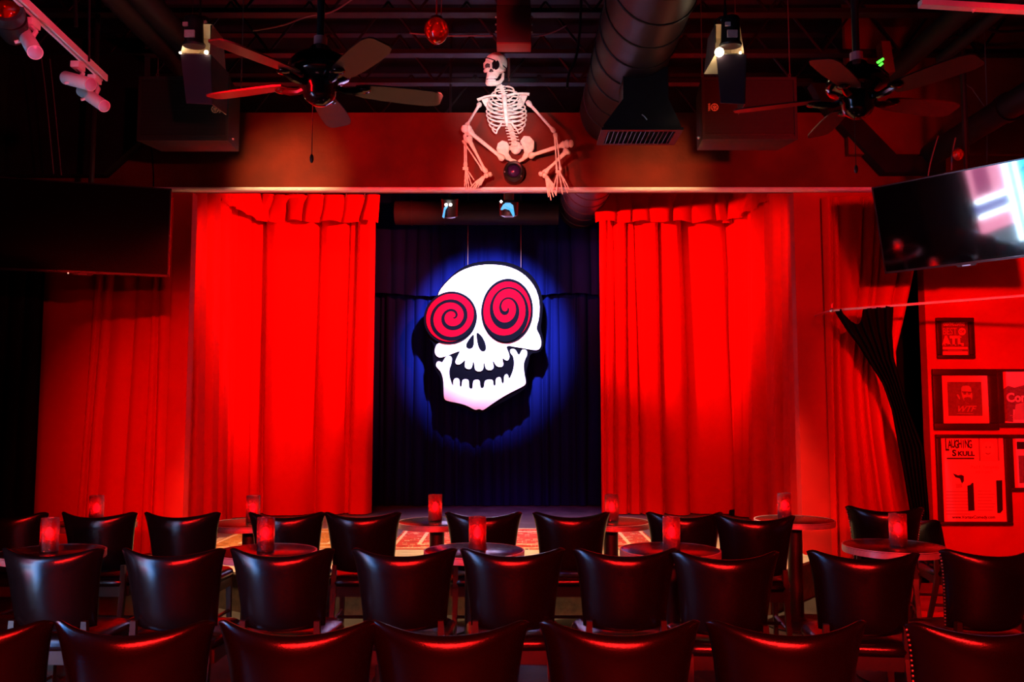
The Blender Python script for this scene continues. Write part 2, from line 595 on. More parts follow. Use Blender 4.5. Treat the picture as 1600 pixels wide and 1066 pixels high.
# stage platform: thrust centre with slanted shoulders
stage = thing('stage', 'low stage platform with worn wooden apron in front of the red curtains', 'stage', (0, 9.5, 0))
e0 = WZ(800, 898, ZS).y
e1 = WZ(800, 871, ZS).y
XI0, XI1 = XL + 0.01, XR - 0.01
outline = [(-4.45, e1), (-3.1, e1), (-1.95, e0), (1.95, e0), (2.6, e1), (2.72, e1), (2.72, 7.56), (XI1, 7.56), (XI1, 7.8), (3.3, 7.8), (3.3, 11.95), (-4.4, 11.95), (-4.4, 7.8), (XI0, 7.8), (XI0, 7.56), (-4.45, 7.56)]
MB().prism([(x, y, ZS - 0.02) for x, y in outline], (0, 0, -(ZS - 0.02))).build('platform', FASCIA, stage, world=True, smooth=0)
apr = [(-4.45, e1 - .01), (-3.1, e1 - .01), (-1.95, e0 - .015), (1.95, e0 - .015), (2.6, e1 - .01), (2.72, e1 - .01), (2.72, 7.56), (-4.45, 7.56)]
# apron planks, one object each
def clip_poly(poly, x0, x1):
    def half(p, f):
        out = []
        for i in range(len(p)):
            a, b = p[i], p[(i + 1) % len(p)]
            fa, fb = f(a), f(b)
            if fa >= 0:
                out.append(a)
            if fa * fb < 0:
                t = fa / (fa - fb)
                out.append((a[0] + (b[0] - a[0]) * t, a[1] + (b[1] - a[1]) * t))
        return out
    p = half(poly, lambda q: q[0] - x0)
    return half(p, lambda q: x1 - q[0]) if p else p
nx = 13
MB().box2((XI0, 7.562, ZS - 0.02), (XI1, 8.6, ZS)).build('floor_panel', APRON, stage, world=True, smooth=0)
for i in range(nx):
    a = -4.45 + 7.75 * i / nx
    b = -4.45 + 7.75 * (i + 1) / nx
    p = clip_poly(apr, a + 0.002, b - 0.002)
    if len(p) > 2:
        MB().prism([(x, y, ZS) for x, y in p], (0, 0, -0.02)).build('floor_panel', APRON, stage, world=True, smooth=0)
MB().box2((-4.4, 8.6, ZS - 0.02), (3.3, 11.95, ZS - 0.001)).build('stage_floor', STAGEM, stage, world=True, smooth=0)


def rug(name, label, x0, x1, y0, y1, z, m, line):
    t = thing(name, label, 'rug', ((x0 + x1) / 2, (y0 + y1) / 2, z))
    hx, hy = (x1 - x0) / 2, (y1 - y0) / 2
    MB().box2((-hx, -hy, 0), (hx, hy, 0.008)).build('field', m, t, smooth=0)
    for w, ww in ((0.02, 0.03), (0.24, 0.035)):
        b = MB()
        b.box2((-hx + w, -hy + w, 0.008), (hx - w, -hy + w + ww, 0.010))
        b.box2((-hx + w, hy - w - ww, 0.008), (hx - w, hy - w, 0.010))
        b.box2((-hx + w, -hy + w + ww, 0.008), (-hx + w + ww, hy - w - ww, 0.010))
        b.box2((hx - w - ww, -hy + w + ww, 0.008), (hx - w, hy - w - ww, 0.010))
        b.build('border_stripe', line, t, smooth=0)
    return t


STRIPE = mat('rug_cream_stripe', (0.6, 0.42, 0.28), 0.95, spec=0.05, var=0.3, scale=60)
ya, yb_ = WZ(800, 859, ZS).y, WZ(800, 827, ZS).y
rug('persian_rug', 'red patterned persian rug with cream borders at the middle of the stage front', WZ(606, 858, ZS).x, WZ(1034, 858, ZS).x, ya, yb_, ZS, rug_material('rug_red', (0.42, 0.05, 0.04), (0.55, 0.34, 0.22), (0.10, 0.04, 0.04)), STRIPE)
rug('persian_rug', 'patterned rug tinted by orange light at the left of the stage front', WZ(322, 855, ZS).x, WZ(552, 855, ZS).x, ya + 0.05, yb_ - 0.02, ZS, rug_material('rug_orange_lit', (0.40, 0.15, 0.04), (0.5, 0.3, 0.12), (0.10, 0.05, 0.03)), STRIPE)  # orange light put into the rug colours

# ------------------------------------------------------------------ curtains
def path_fn(pts):
    P = np.array(pts, float)
    L = np.concatenate([[0], np.cumsum(np.linalg.norm(np.diff(P, axis=0), axis=1))])
    def f(s):
        x = np.interp(s, L, P[:, 0])
        y = np.interp(s, L, P[:, 1])
        e = 0.03
        dx = np.interp(s + e, L, P[:, 0]) - np.interp(s - e, L, P[:, 0])
        dy = np.interp(s + e, L, P[:, 1]) - np.interp(s - e, L, P[:, 1])
        n = np.hypot(dx, dy) + 1e-9
        return x, y, dy / n, -dx / n          # normal to the right of travel = towards the audience
    return f, L[-1]


def drape(path, z0, z1, creases, amp, power, nu=300, nv=26, flare=0.0, seed=1, edge=None, topfun=None):
    """creases: (s_top, s_bottom) pairs along the path; folds bulge between them"""
    f, L = path_fn(path)
    rg = random.Random(seed)
    nb = len(creases) + 1
    A = [amp * rg.uniform(0.5, 1.25) for _ in range(nb)]
    pw = [power * rg.uniform(0.6, 1.5) for _ in range(nb)]
    ph = [rg.uniform(0, 6.28) for _ in range(nb)]
    s = np.linspace(0, L, nu)
    rows = []
    for j in range(nv + 1):
        v = j / nv                              # 0 top, 1 bottom
        cs = np.array([0.0] + [a + (b - a) * v + 0.008 * math.sin(5 * v + ph[k]) for k, (a, b) in enumerate(creases)] + [L])
        cs = np.maximum.accumulate(cs)
        idx = np.clip(np.searchsorted(cs, s, side='right') - 1, 0, nb - 1)
        t = (s - cs[idx]) / np.maximum(cs[idx + 1] - cs[idx], 1e-6)
        t = np.clip(t, 0, 1)
        aa = np.array(A)[idx]
        pp = np.array(pw)[idx]
        wdt = (cs[idx + 1] - cs[idx])
        aa = np.minimum(aa, wdt * 0.9)
        d = aa * (1 - np.abs(2 * t - 1) ** pp)
        d = d * (0.75 + 0.35 * v) + flare * v
        x, y, nx_, ny_ = f(s)
        X = x + nx_ * d
        Y = y + ny_ * d
        z = z1 + (z0 - z1) * v
        zz = np.full(nu, z)
        if topfun is not None:
            zz = zz + topfun(s, v)
        if edge is not None:
            X = edge(X, z)
        rows.append([Vector((X[i], Y[i], zz[i])) for i in range(nu)])
    return MB().grid(rows)


YC = 10.62
zc0 = ZS + 0.01
def sx(px, base, y=YC):
    return (px - 800) / FPX * y * 1.003 - base


def make_curtain(side):
    if side == 'left':
        x_in, x_out = W(584, 560, YC).x, W(385, 560, YC).x
        label = 'bright red velvet curtain with gathered valance at the left of the dark stage opening'
    else:
        x_in, x_out = W(938, 560, YC).x, W(1166, 560, YC).x
        label = 'bright red velvet curtain with gathered valance at the right of the dark stage opening'
    t = thing('stage_curtain', label, 'curtain', ((x_in + x_out) / 2, YC, zc0), group='red stage curtains')
    ztop = W(480, 308 if side == 'left' else 303, YC - 0.1).z
    xs = (W(300, 560, 8.7).x - 0.08) if side == 'left' else (W(1243, 560, 8.6).x + 0.06)
    if side == 'left':
        path = [(xs, 7.85), (x_out - 0.04, YC - 0.35), (x_out + 0.12, YC - 0.02), (x_in, YC)]
        L1 = math.hypot(x_out - 0.04 - xs, YC - 0.35 - 7.85)
        L2 = L1 + math.hypot(0.16, 0.33)
        side_cr = [(L1 * k, L1 * (k + rnd.uniform(-.015, .015))) for k in (0.16, 0.33, 0.47, 0.61, 0.72, 0.83, 0.93)]
        fr = [(401, 408), (410, 418), (498, 498), (545, 544), (557, 549)]
        fr = [(L2 + sx(a, x_out + 0.12), L2 + sx(b, x_out + 0.12)) for a, b in fr]
        cr = side_cr + [(L1 + 0.16, L1 + 0.17)] + fr
    else:
        path = [(x_in, YC), (x_out - 0.12, YC - 0.02), (x_out + 0.04, YC - 0.35), (xs, 7.85)]
        a0 = x_in
        fr = [(950, 943), (959, 960), (982, 978), (993, 997), (1029, 1034), (1066, 1075), (1136, 1148)]
        fr = [(sx(a, a0), sx(b, a0)) for a, b in fr]
        L1 = x_out - 0.12 - x_in
        L2 = L1 + math.hypot(0.16, 0.33)
        L3 = math.hypot(xs - x_out - 0.04, YC - 0.35 - 7.85)
        cr = fr + [(L1 + 0.1, L1 + 0.1)] + [(L2 + L3 * k, L2 + L3 * (k + rnd.uniform(-.015, .015))) for k in (0.06, 0.16, 0.27, 0.4, 0.53, 0.68, 0.85)]
    g = drape(path, zc0, ztop, cr, 0.19, 4.6, nu=700, nv=24, seed=3 if side == 'left' else 5)
    g.build('drape', VELVET, t, smooth=180, world=True, fix=False)
    # gathered valance hung just in front of the drape
    zvb = W(480, 351, YC - 0.2).z
    off = 0.14
    if side == 'left':
        vp = [(x_out - 0.10, YC - 1.5), (x_out + 0.02, YC - 0.5), (x_out + 0.18, YC - off), (x_in + 0.07, YC - off + 0.02)]
    else:
        vp = [(x_in - 0.07, YC - off + 0.02), (x_out - 0.18, YC - off), (x_out - 0.02, YC - 0.5), (x_out + 0.10, YC - 1.5)]
    _, Lv = path_fn(vp)
    n = 12
    vcr = [(Lv * (k + 1 + rnd.uniform(-.25, .25)) / (n + 1), Lv * (k + 1 + rnd.uniform(-.25, .25)) / (n + 1)) for k in range(n)]
    vv = drape(vp, zvb, ztop + 0.02, vcr, 0.05, 4.0, nu=320, nv=10, flare=0.14, seed=9,
               topfun=lambda s, v: v * 0.035 * np.abs(np.sin(s * 7.3 + 0.6)) ** 2)
    vv.build('valance', VELVET, t, smooth=180, world=True, fix=False)
    for px in ((413, 457, 464, 480, 502, 540, 569) if side == 'left' else (966, 1000, 1040, 1080, 1120)):
        p = W(px, 309, YC - 0.15)
        MB().tube([p, p + Vector((0.02, 0, 0.12)), p + Vector((0.0, 0.02, 0.26))], 0.006, 5).build('hook', WIRE, t, world=True)
    return t


make_curtain('left')
make_curtain('right')

# outer drapes in the plane of the proscenium
YO = WALLY - 0.04
zo1 = ZL - 0.06
t = thing('side_curtain', 'dim red velvet curtain under the left television, outside the stage opening', 'curtain', (W(150, 560, YO).x, YO, 0.01))
xl, xr = W(52, 600, YO).x, W(262, 600, YO).x
cr = [((W(a, 500, YO).x - xl), (W(b, 500, YO).x - xl)) for a, b in ((140, 139), (156, 150), (172, 166), (208, 206), (234, 236), (246, 248))]
g = drape([(xl, YO), (xr, YO)], ZS + 0.01, zo1, cr, 0.05, 3.2, nu=260, nv=20, seed=21,
          edge=lambda X, z: X + (xr - X) / (xr - xl) * (z - 1.5) * 0.05)
g.build('drape', VELVET, t, smooth=180, world=True, fix=False)

t = thing('side_curtain', 'dim red velvet curtain drawn aside at the black doorway right of the stage', 'curtain', (W(1350, 560, YO).x, YO, 0.01))
xl2 = W(1292, 600, YO).x
_edge_px = [(296, 1446), (427, 1427), (500, 1411), (560, 1396), (600, 1391), (680, 1400), (750, 1412), (820, 1424), (960, 1440)]
_ez = [W(1400, y, YO).z for y, x in _edge_px][::-1]
_ex = [W(x, y, YO).x for y, x in _edge_px][::-1]
wr = W(1446, 600, YO).x - xl2
cr = [(wr * a, wr * b) for a, b in ((0.10, 0.08), (0.17, 0.24), (0.40, 0.44), (0.52, 0.60), (0.60, 0.66), (0.82, 0.80))]
g = drape([(xl2, YO), (xl2 + wr, YO)], 0.02, zo1, cr, 0.09, 2.4, nu=340, nv=40, seed=33,
          edge=lambda X, z: xl2 + (X - xl2) / wr * (np.interp(z, _ez, _ex) - xl2))
g.build('drape', VELVET, t, smooth=180, world=True, fix=False)

# black drape far left
t = thing('black_curtain', 'black curtain at the left edge of the room beside the dim red curtain', 'curtain', (-4.2, 7.45, 0.01))
cr = [(0.12 * k + 0.05, 0.12 * k + 0.06) for k in range(5)]
drape([(-4.48, 7.3), (W(58, 600, 7.4).x, 7.45)], 0.02, 3.3, cr, 0.05, 2.5, nu=120, nv=10, seed=4).build('drape', BLACKCLOTH, t, smooth=180, world=True, fix=False)

# dark blue back drape and its upper tier
t = thing('back_drape', 'dark navy pleated drape hanging behind the white skull sign', 'curtain', (-0.2, 11.5, zc0))
bx0, bx1 = W(560, 560, 11.5).x, W(965, 560, 11.5).x
nb = 26
cr = [((bx1 - bx0) * (k + 1 + rnd.uniform(-.3, .3)) / (nb + 1),) * 2 for k in range(nb)]
cr = [(a, a + rnd.uniform(-.03, .03)) for a, _ in cr]
drape([(bx0, 11.5), (bx1, 11.5)], zc0, W(800, 330, 11.5).z + 0.25, cr, 0.08, 2.2, nu=420, nv=16, seed=8).build('drape', NAVY, t, smooth=180, world=True, fix=False)
nb = 17
cr = [((bx1 - bx0) * (k + 1 + rnd.uniform(-.3, .3)) / (nb + 1),) * 2 for k in range(nb)]
drape([(bx0, 11.36), (bx1, 11.36)], W(800, 461, 11.36).z, W(800, 330, 11.36).z + 0.25, cr, 0.06, 2.2, nu=320, nv=8, seed=18,
      topfun=lambda s, v: v * 0.02 * np.sin(s * 5)).build('upper_tier', NAVY, t, smooth=180, world=True, fix=False)

# ------------------------------------------------------------------ stage ceiling pieces
def cyl(pts, r, n=20):
    return MB().tube(pts, r, n)


t = thing('round_duct', 'brownish round duct lying across above the back drape', 'duct', W(745, 333, 11.0))
a, b = W(618, 333, 11.0), W(872, 333, 11.0)
cyl([a, b], 0.155, 24).build('duct_pipe', DUCT, t, world=True)
for k in range(5):
    p = a.lerp(b, 0.1 + 0.2 * k)
    MB().tube([p + Vector((-.012, 0, 0)), p + Vector((.012, 0, 0))], 0.162, 24).build('seam_ring', DUCT, t, world=True)

# big spiral duct over the stage, running from over the audience through the bulkhead
t = thing('spiral_duct', 'big dark spiral duct coming down from the top of the frame to the bulkhead', 'duct', (0.905, 7.0, 3.9))
DX, DZ, DR = 0.905, 4.235, 0.285
MB().tube([(DX, 2.6, DZ), (DX, 11.7, DZ)], DR, 40).build('duct_pipe', DUCT, t, world=True)
hel = []
for i in range(0, 641):
    a = 2 * PI * i / 32
    hel.append((DX + (DR + 0.002) * math.cos(a), 4.3 + 6.9 * i / 640, DZ + (DR + 0.002) * math.sin(a)))
MB().tube(hel, 0.008, 5).build('spiral_seam', DUCT, t, world=True)
# takeoff with grille
ty = 6.25
n0 = [(-0.165, -0.15), (0.165, -0.15), (0.165, 0.15), (-0.165, 0.15)]
zn, zf, ze = DZ - 0.2, W(1005, 168, ty).z, W(1005, 200, ty - 0.15).z
TX = W(1005, 160, ty).x
rings = []
xg = W(1003, 200, ty - 0.15).x
hw = (W(1067, 200, ty - 0.15).x - W(946, 200, ty - 0.15).x) / 2
for (zz, hx, hy, cx) in ((zn, 0.165, 0.13, TX), (zf + 0.02, 0.165, 0.13, TX), (ze + 0.015, hw, 0.165, xg), (ze - 0.01, hw, 0.165, xg)):
    rings.append([Vector((cx - hx, ty - hy, zz)), Vector((cx + hx, ty - hy, zz)), Vector((cx + hx, ty + hy, zz)), Vector((cx - hx, ty + hy, zz))])
b = MB()
vs = [p for r_ in rings for p in r_]
fs = []
for j in range(len(rings) - 1):
    for k in range(4):
        fs.append((j * 4 + k, j * 4 + (k + 1) % 4, j * 4 + 4 + (k + 1) % 4, j * 4 + 4 + k))
b.add(vs, fs).build('outlet_boot', DUCT, t, world=True, smooth=20)
gz = ze - 0.012
b = MB()
b.box2((xg - hw - 0.015, ty - 0.18, gz - 0.012), (xg + hw + 0.015, ty - 0.14, gz + 0.008))
b.box2((xg - hw - 0.015, ty + 0.14, gz - 0.012), (xg + hw + 0.015, ty + 0.18, gz + 0.008))
b.box2((xg - hw - 0.015, ty - 0.14, gz - 0.012), (xg - hw + 0.035, ty + 0.14, gz + 0.008))
b.box2((xg + hw - 0.035, ty - 0.14, gz - 0.012), (xg + hw + 0.015, ty + 0.14, gz + 0.008))
gr = b.build('outlet_grille', DUCT, t, world=True, smooth=0)
MB().box2((xg - hw + 0.03, ty - 0.145, gz + 0.012), (xg + hw - 0.03, ty + 0.145, gz + 0.016)).build('dark_opening', BLACKWALL, gr, world=True, smooth=0)
for k in range(15):
    x = xg - hw + 0.05 + (2 * hw - 0.1) * k / 14
    MB().box((x, ty, gz - 0.002), (0.006, 0.28, 0.022), Matrix.Rotation(R(25), 3, 'Y')).build('slat', DUCT, gr, world=True, smooth=0)
MB().tube([W(1003, 179, ty - 0.16), W(1007, 182, ty - 0.165), W(1011, 187, ty - 0.17)], 0.004, 5).build('wire_end', WHITEPAINT, t, world=True)

# two flexible ducts at the upper left
for k, (px, lab) in enumerate(((197, 'left one of two parallel black round ducts at the upper left'), (238, 'right one of two parallel black round ducts at the upper left'))):
    p0 = W(px, 12, 5.9)
    t = thing('round_duct', lab, 'duct', (p0.x, 6.5, p0.z - 0.1), group='parallel ducts at the upper left')
    p1 = Vector((p0.x, 7.62, p0.z))
    n = 60
    pts = [Vector((p0.x, 4.2 + 3.4 * i / n, p0.z)) for i in range(n + 1)]
    rr = [0.088 + (0.006 if (i % 2 and i < 36) else 0) for i in range(n + 1)]
    MB().tube(pts, rr, 20).build('duct_pipe', DUCT, t, world=True)
    MB().tube([Vector((p0.x, 5.2, p0.z)), Vector((p0.x, 5.24, p0.z))], 0.0945, 20).build('clamp', STEEL, t, world=True)

# pipes at the upper right
def ypipe(name, label, a, b, r, m=STEEL, cat='pipe', extra=0.0):
    pa, pb = Vector(a), Vector(b)
    t = thing(name, label, cat, (pa + pb) / 2 - Vector((0, 0, r)))
    MB().tube([pa, pb], r, 18).build('pipe_body', m, t, world=True)
    d = (pb - pa).normalized()
    for f in (0.35, 0.62):
        p = pa.lerp(pb, f)
        MB().tube([p - d * 0.03, p + d * 0.03], r * 1.14, 18).build('coupling', m, t, world=True)
    return t


p0 = W(1500, 20, 6.0)
ypipe('ceiling_pipe', 'thick dark pipe with red lit edge near the green light at upper right', (p0.x, 3.6, p0.z), (p0.x, 7.2, p0.z), 0.082)
p0 = W(1530, 44, 6.0)
ypipe('ceiling_pipe', 'thin dark pipe with red lit edge ending at a coupling, right of the thick pipe', (p0.x, 3.8, p0.z), (p0.x, 6.55, p0.z), 0.045)
p0 = W(1450, 245, 7.6)
ypipe('ceiling_pipe', 'long dark duct pipe sloping in view above the right television', (p0.x, 4.4, p0.z), (p0.x, 7.54, p0.z), 0.1)

# ------------------------------------------------------------------ roof joists and clutter
jz = [(6.75, W(800, 24, 6.75).z), (7.5, W(800, 87, 7.5).z), (8.3, W(800, 132, 8.3).z), (9.3, 4.75), (5.9, 4.85)]
for k, (y, z) in enumerate(jz):
    lab = ['near', 'second', 'third', 'fourth', 'nearest'][k]
    t = thing('roof_joist', 'black open web steel roof joist crossing the dark ceiling, %s in the row' % lab, 'joist', (0.3, y, z), group='roof joists')
    zt_ = min(ZC - 0.03, z + 0.5)
    MB().box2((-4.45, y - 0.05, z), (5.05, y + 0.05, z + 0.012)).box2((-4.45, y - 0.006, z + 0.012), (5.05, y + 0.006, z + 0.06)).build('bottom_chord', STEEL, t, world=True, smooth=0)
    MB().box2((-4.45, y - 0.05, zt_), (5.05, y + 0.05, zt_ + 0.012)).build('top_chord', STEEL, t, world=True, smooth=0)
    n = 13
    for i in range(n):
        x0 = -4.3 + 9.2 * i / n
        x1 = x0 + 9.2 / n / 2
        x2 = x0 + 9.2 / n
        MB().tube([(x0, y, z + 0.03), (x1, y, zt_)], 0.012, 6).build('web_rod', STEEL, t, world=True)
        MB().tube([(x1, y, zt_), (x2, y, z + 0.03)], 0.012, 6).build('web_rod', STEEL, t, world=True)


def cable(name, label, pts, r=0.006, m=WIRE):
    P = [Vector(p) for p in pts]
    out = []
    for i in range(len(P) - 1):
        a = P[max(i - 1, 0)]
        b, c = P[i], P[i + 1]
        d = P[min(i + 2, len(P) - 1)]
        for q in range(6):
            u = q / 6
            out.append(0.5 * ((2 * b) + (c - a) * u + (2 * a - 5 * b + 4 * c - d) * u * u + (3 * b - a - 3 * c + d) * u ** 3))
    out.append(P[-1])
    return tag(MB().tube(out, r, 6).build(name, m), label, 'cable')


cable('cable', 'grey cable looping across the dark ceiling above the left fan', [W(395, 48, 6.2), W(440, 40, 6.2), W(480, 26, 6.3), W(520, 18, 6.3), W(560, -8, 6.3)])
cable('cable', 'thin grey wire stretched left of the dark red hanging box', [W(640, 52, 6.7), W(690, 56, 6.7), W(735, 56, 6.7), W(770, 56, 6.75)], 0.005)
cable('cable', 'thin wire curving right from the dark red hanging box', [W(829, 57, 6.7), W(850, 55, 6.7), W(870, 48, 6.7), W(885, 40, 6.7)], 0.005)
cable('cable', 'double black cable hanging beside the big spiral duct', [W(908, 0, 6.5), W(906, 45, 6.5), W(900, 90, 6.5), W(889, 115, 6.5), W(886, 138, 6.5)], 0.011, STEEL)
cable('cable', 'thin cord hanging in the upper left corner beside the white track', [W(118, -10, 5.0), W(118, 20, 5.0), W(119, 42, 5.0)], 0.012, STEEL)
cable('cable', 'left red lit wire hanging down to the left television', [W(65, 92, 6.6), W(72, 150, 6.6), W(84, 272, 6.6)], 0.004)
cable('cable', 'right red lit wire hanging down to the left television', [W(78, 92, 6.6), W(86, 170, 6.6), W(96, 274, 6.6)], 0.004)
cable('cable', 'steep red lit wire holding the right television beside the small globe', [W(1493, 215, 6.5), W(1488, 240, 6.5), W(1487, 266, 6.5)], 0.006)
cable('cable', 'slanted red lit wire rising from the right television to the pipe', [W(1466, 212, 6.6), W(1455, 250, 6.6), W(1450, 275, 6.6)], 0.005)
cable('cable', 'long thin wire drop in the upper right above the right television', [Vector((W(1542, 95, 7.2).x, 7.2, ZC)), W(1542, 170, 7.2), W(1542, 255, 7.2)], 0.005)
cable('cable', 'thin wire crossing behind the right fan blades at upper right', [Vector((W(1500, 90, 7.0).x, 7.0, ZC)), W(1505, 110, 7.0), W(1520, 140, 7.0), W(1538, 166, 7.0)], 0.004)
cable('cable', 'black sagging cable over the pipes at the top right', [W(1480, 62, 6.6), W(1530, 42, 6.6), W(1560, 50, 6.6), W(1612, 48, 6.6)], 0.014, STEEL)
cable('cable', 'black cord dropping down the red bulkhead under the left speaker', [W(235, 222, 7.6), W(238, 245, 7.62), W(240, 272, 7.62), W(240, 291, 7.62)], 0.006, BLACKWALL)

# dark red hanging box above the skeleton
t = thing('hanging_box', 'dark red box hung over the skeleton from the black ceiling', 'box', W(803, 72, 6.75))
x0, x1 = W(776, 60, 6.6).x, W(830, 60, 6.6).x
z0, z1 = W(800, 67, 6.6).z, W(800, 8, 6.6).z
MB().box2((x0, 6.6, z0), (x1, 6.75, z1)).build('box_body', REDBOX, t, world=True, bevel=0.006)
MB().box2((x0, 6.59, z0 - 0.012), (x1, 6.75, z0 + 0.003)).build('lit_underside', mat('red_box_lit', (0.3, 0.006, 0.006), 0.5, var=0.1), t, world=True, bevel=0.004)  # brighter copy of the box red: light on the underside put into colour
MB().box2((x0 + .004, 6.605, z1 + .004), (x1 - .004, 6.74, z1 + 0.25)).build('box_top', REDBOX, t, world=True, bevel=0.004)
for xx in (x0 - 0.006, x1 + 0.006):
    for zz in (0.1, 0.16, 0.22):
        MB().ball((xx, 6.62, z0 + zz), 0.008, 8, 6).build('bolt', CHROME, t, world=True)
MB().tube([(x0 + 0.03, 6.74, z1 - 0.02), (x0 + 0.03, 6.74, ZC)], 0.016, 8).build('hanger', STEEL, t, world=True)

# ------------------------------------------------------------------ ceiling fans
def make_fan(label, px, py, D, a0, blades_tint=FANWOOD):
    c = W(px, py, D)
    t = thing('ceiling_fan', label, 'fan', c - Vector((0, 0, 0.17)), group='dark ceiling fans')
    h = 0.17
    MB().lathe([(0.02, h + 0.2), (0.05, h + 0.19), (0.07, h + 0.16), (0.13, h + 0.13), (0.165, h + 0.09), (0.17, h + 0.05), (0.15, h + 0.02), (0.10, h), (0.10, h - 0.03), (0.085, h - 0.05), (0.085, h - 0.075), (0.07, h - 0.10), (0.035, h - 0.125), (0.01, h - 0.13)][::-1], 32).build('motor_housing', FANMETAL, t, smooth=50)
    MB().tube([(0, 0, h + 0.19), (0, 0, ZC - c.z + 0.17 + 0.0)], 0.02, 12).build('downrod', CASTIRON, t)
    MB().lathe([(0.035, h + 0.2), (0.035, h + 0.245), (0.02, h + 0.25)], 16).build('rod_collar', mat('pink_collar', (0.7, 0.25, 0.28), 0.4, var=0.1), t)
    for k in range(5):
        a = R(a0 + 72 * k)
        M = Matrix.Rotation(a, 4, 'Z') @ Matrix.Rotation(R(-11), 4, 'X')
        pr = [(0.19, 0.045), (0.24, 0.062), (0.34, 0.072), (0.48, 0.078), (0.60, 0.076), (0.65, 0.062), (0.665, 0.04)]
        pl = [M @ Vector((x, w, h - 0.005)) for x, w in pr] + [M @ Vector((x, -w, h - 0.005)) for x, w in pr[::-1]]
        MB().prism(pl, M.to_3x3() @ Vector((0, 0, -0.008))).build('blade', blades_tint, t, smooth=0)
        M2 = Matrix.Rotation(a, 4, 'Z')
        br = MB().tube([M2 @ Vector((x, 0, z)) for x, z in ((0.08, h - 0.02), (0.13, h - 0.035), (0.18, h - 0.03), (0.24, h - 0.018))], [0.02, 0.018, 0.022, 0.014], 8)
        br.ball(M2 @ Vector((0.235, 0, h - 0.02)), (0.036, 0.036, 0.012), 12, 6)
        br.build('blade_bracket', FANMETAL, t)
    MB().tube([(-0.03, -0.02, h - 0.11), (-0.03, -0.02, h - 0.40)], 0.0025, 5).ball((-0.03, -0.02, h - 0.42), (0.011, 0.011, 0.024), 10, 8).build('pull_chain', CASTIRON, t)
    return t


make_fan('dark five blade ceiling fan at the left, above the bulkhead, between speaker and skeleton', 499.6, 128.4, 4.45, -54.9)
make_fan('shaded five blade ceiling fan at the right, above the right television', 1340, 150, 4.66, -57.3, FANWOOD2)

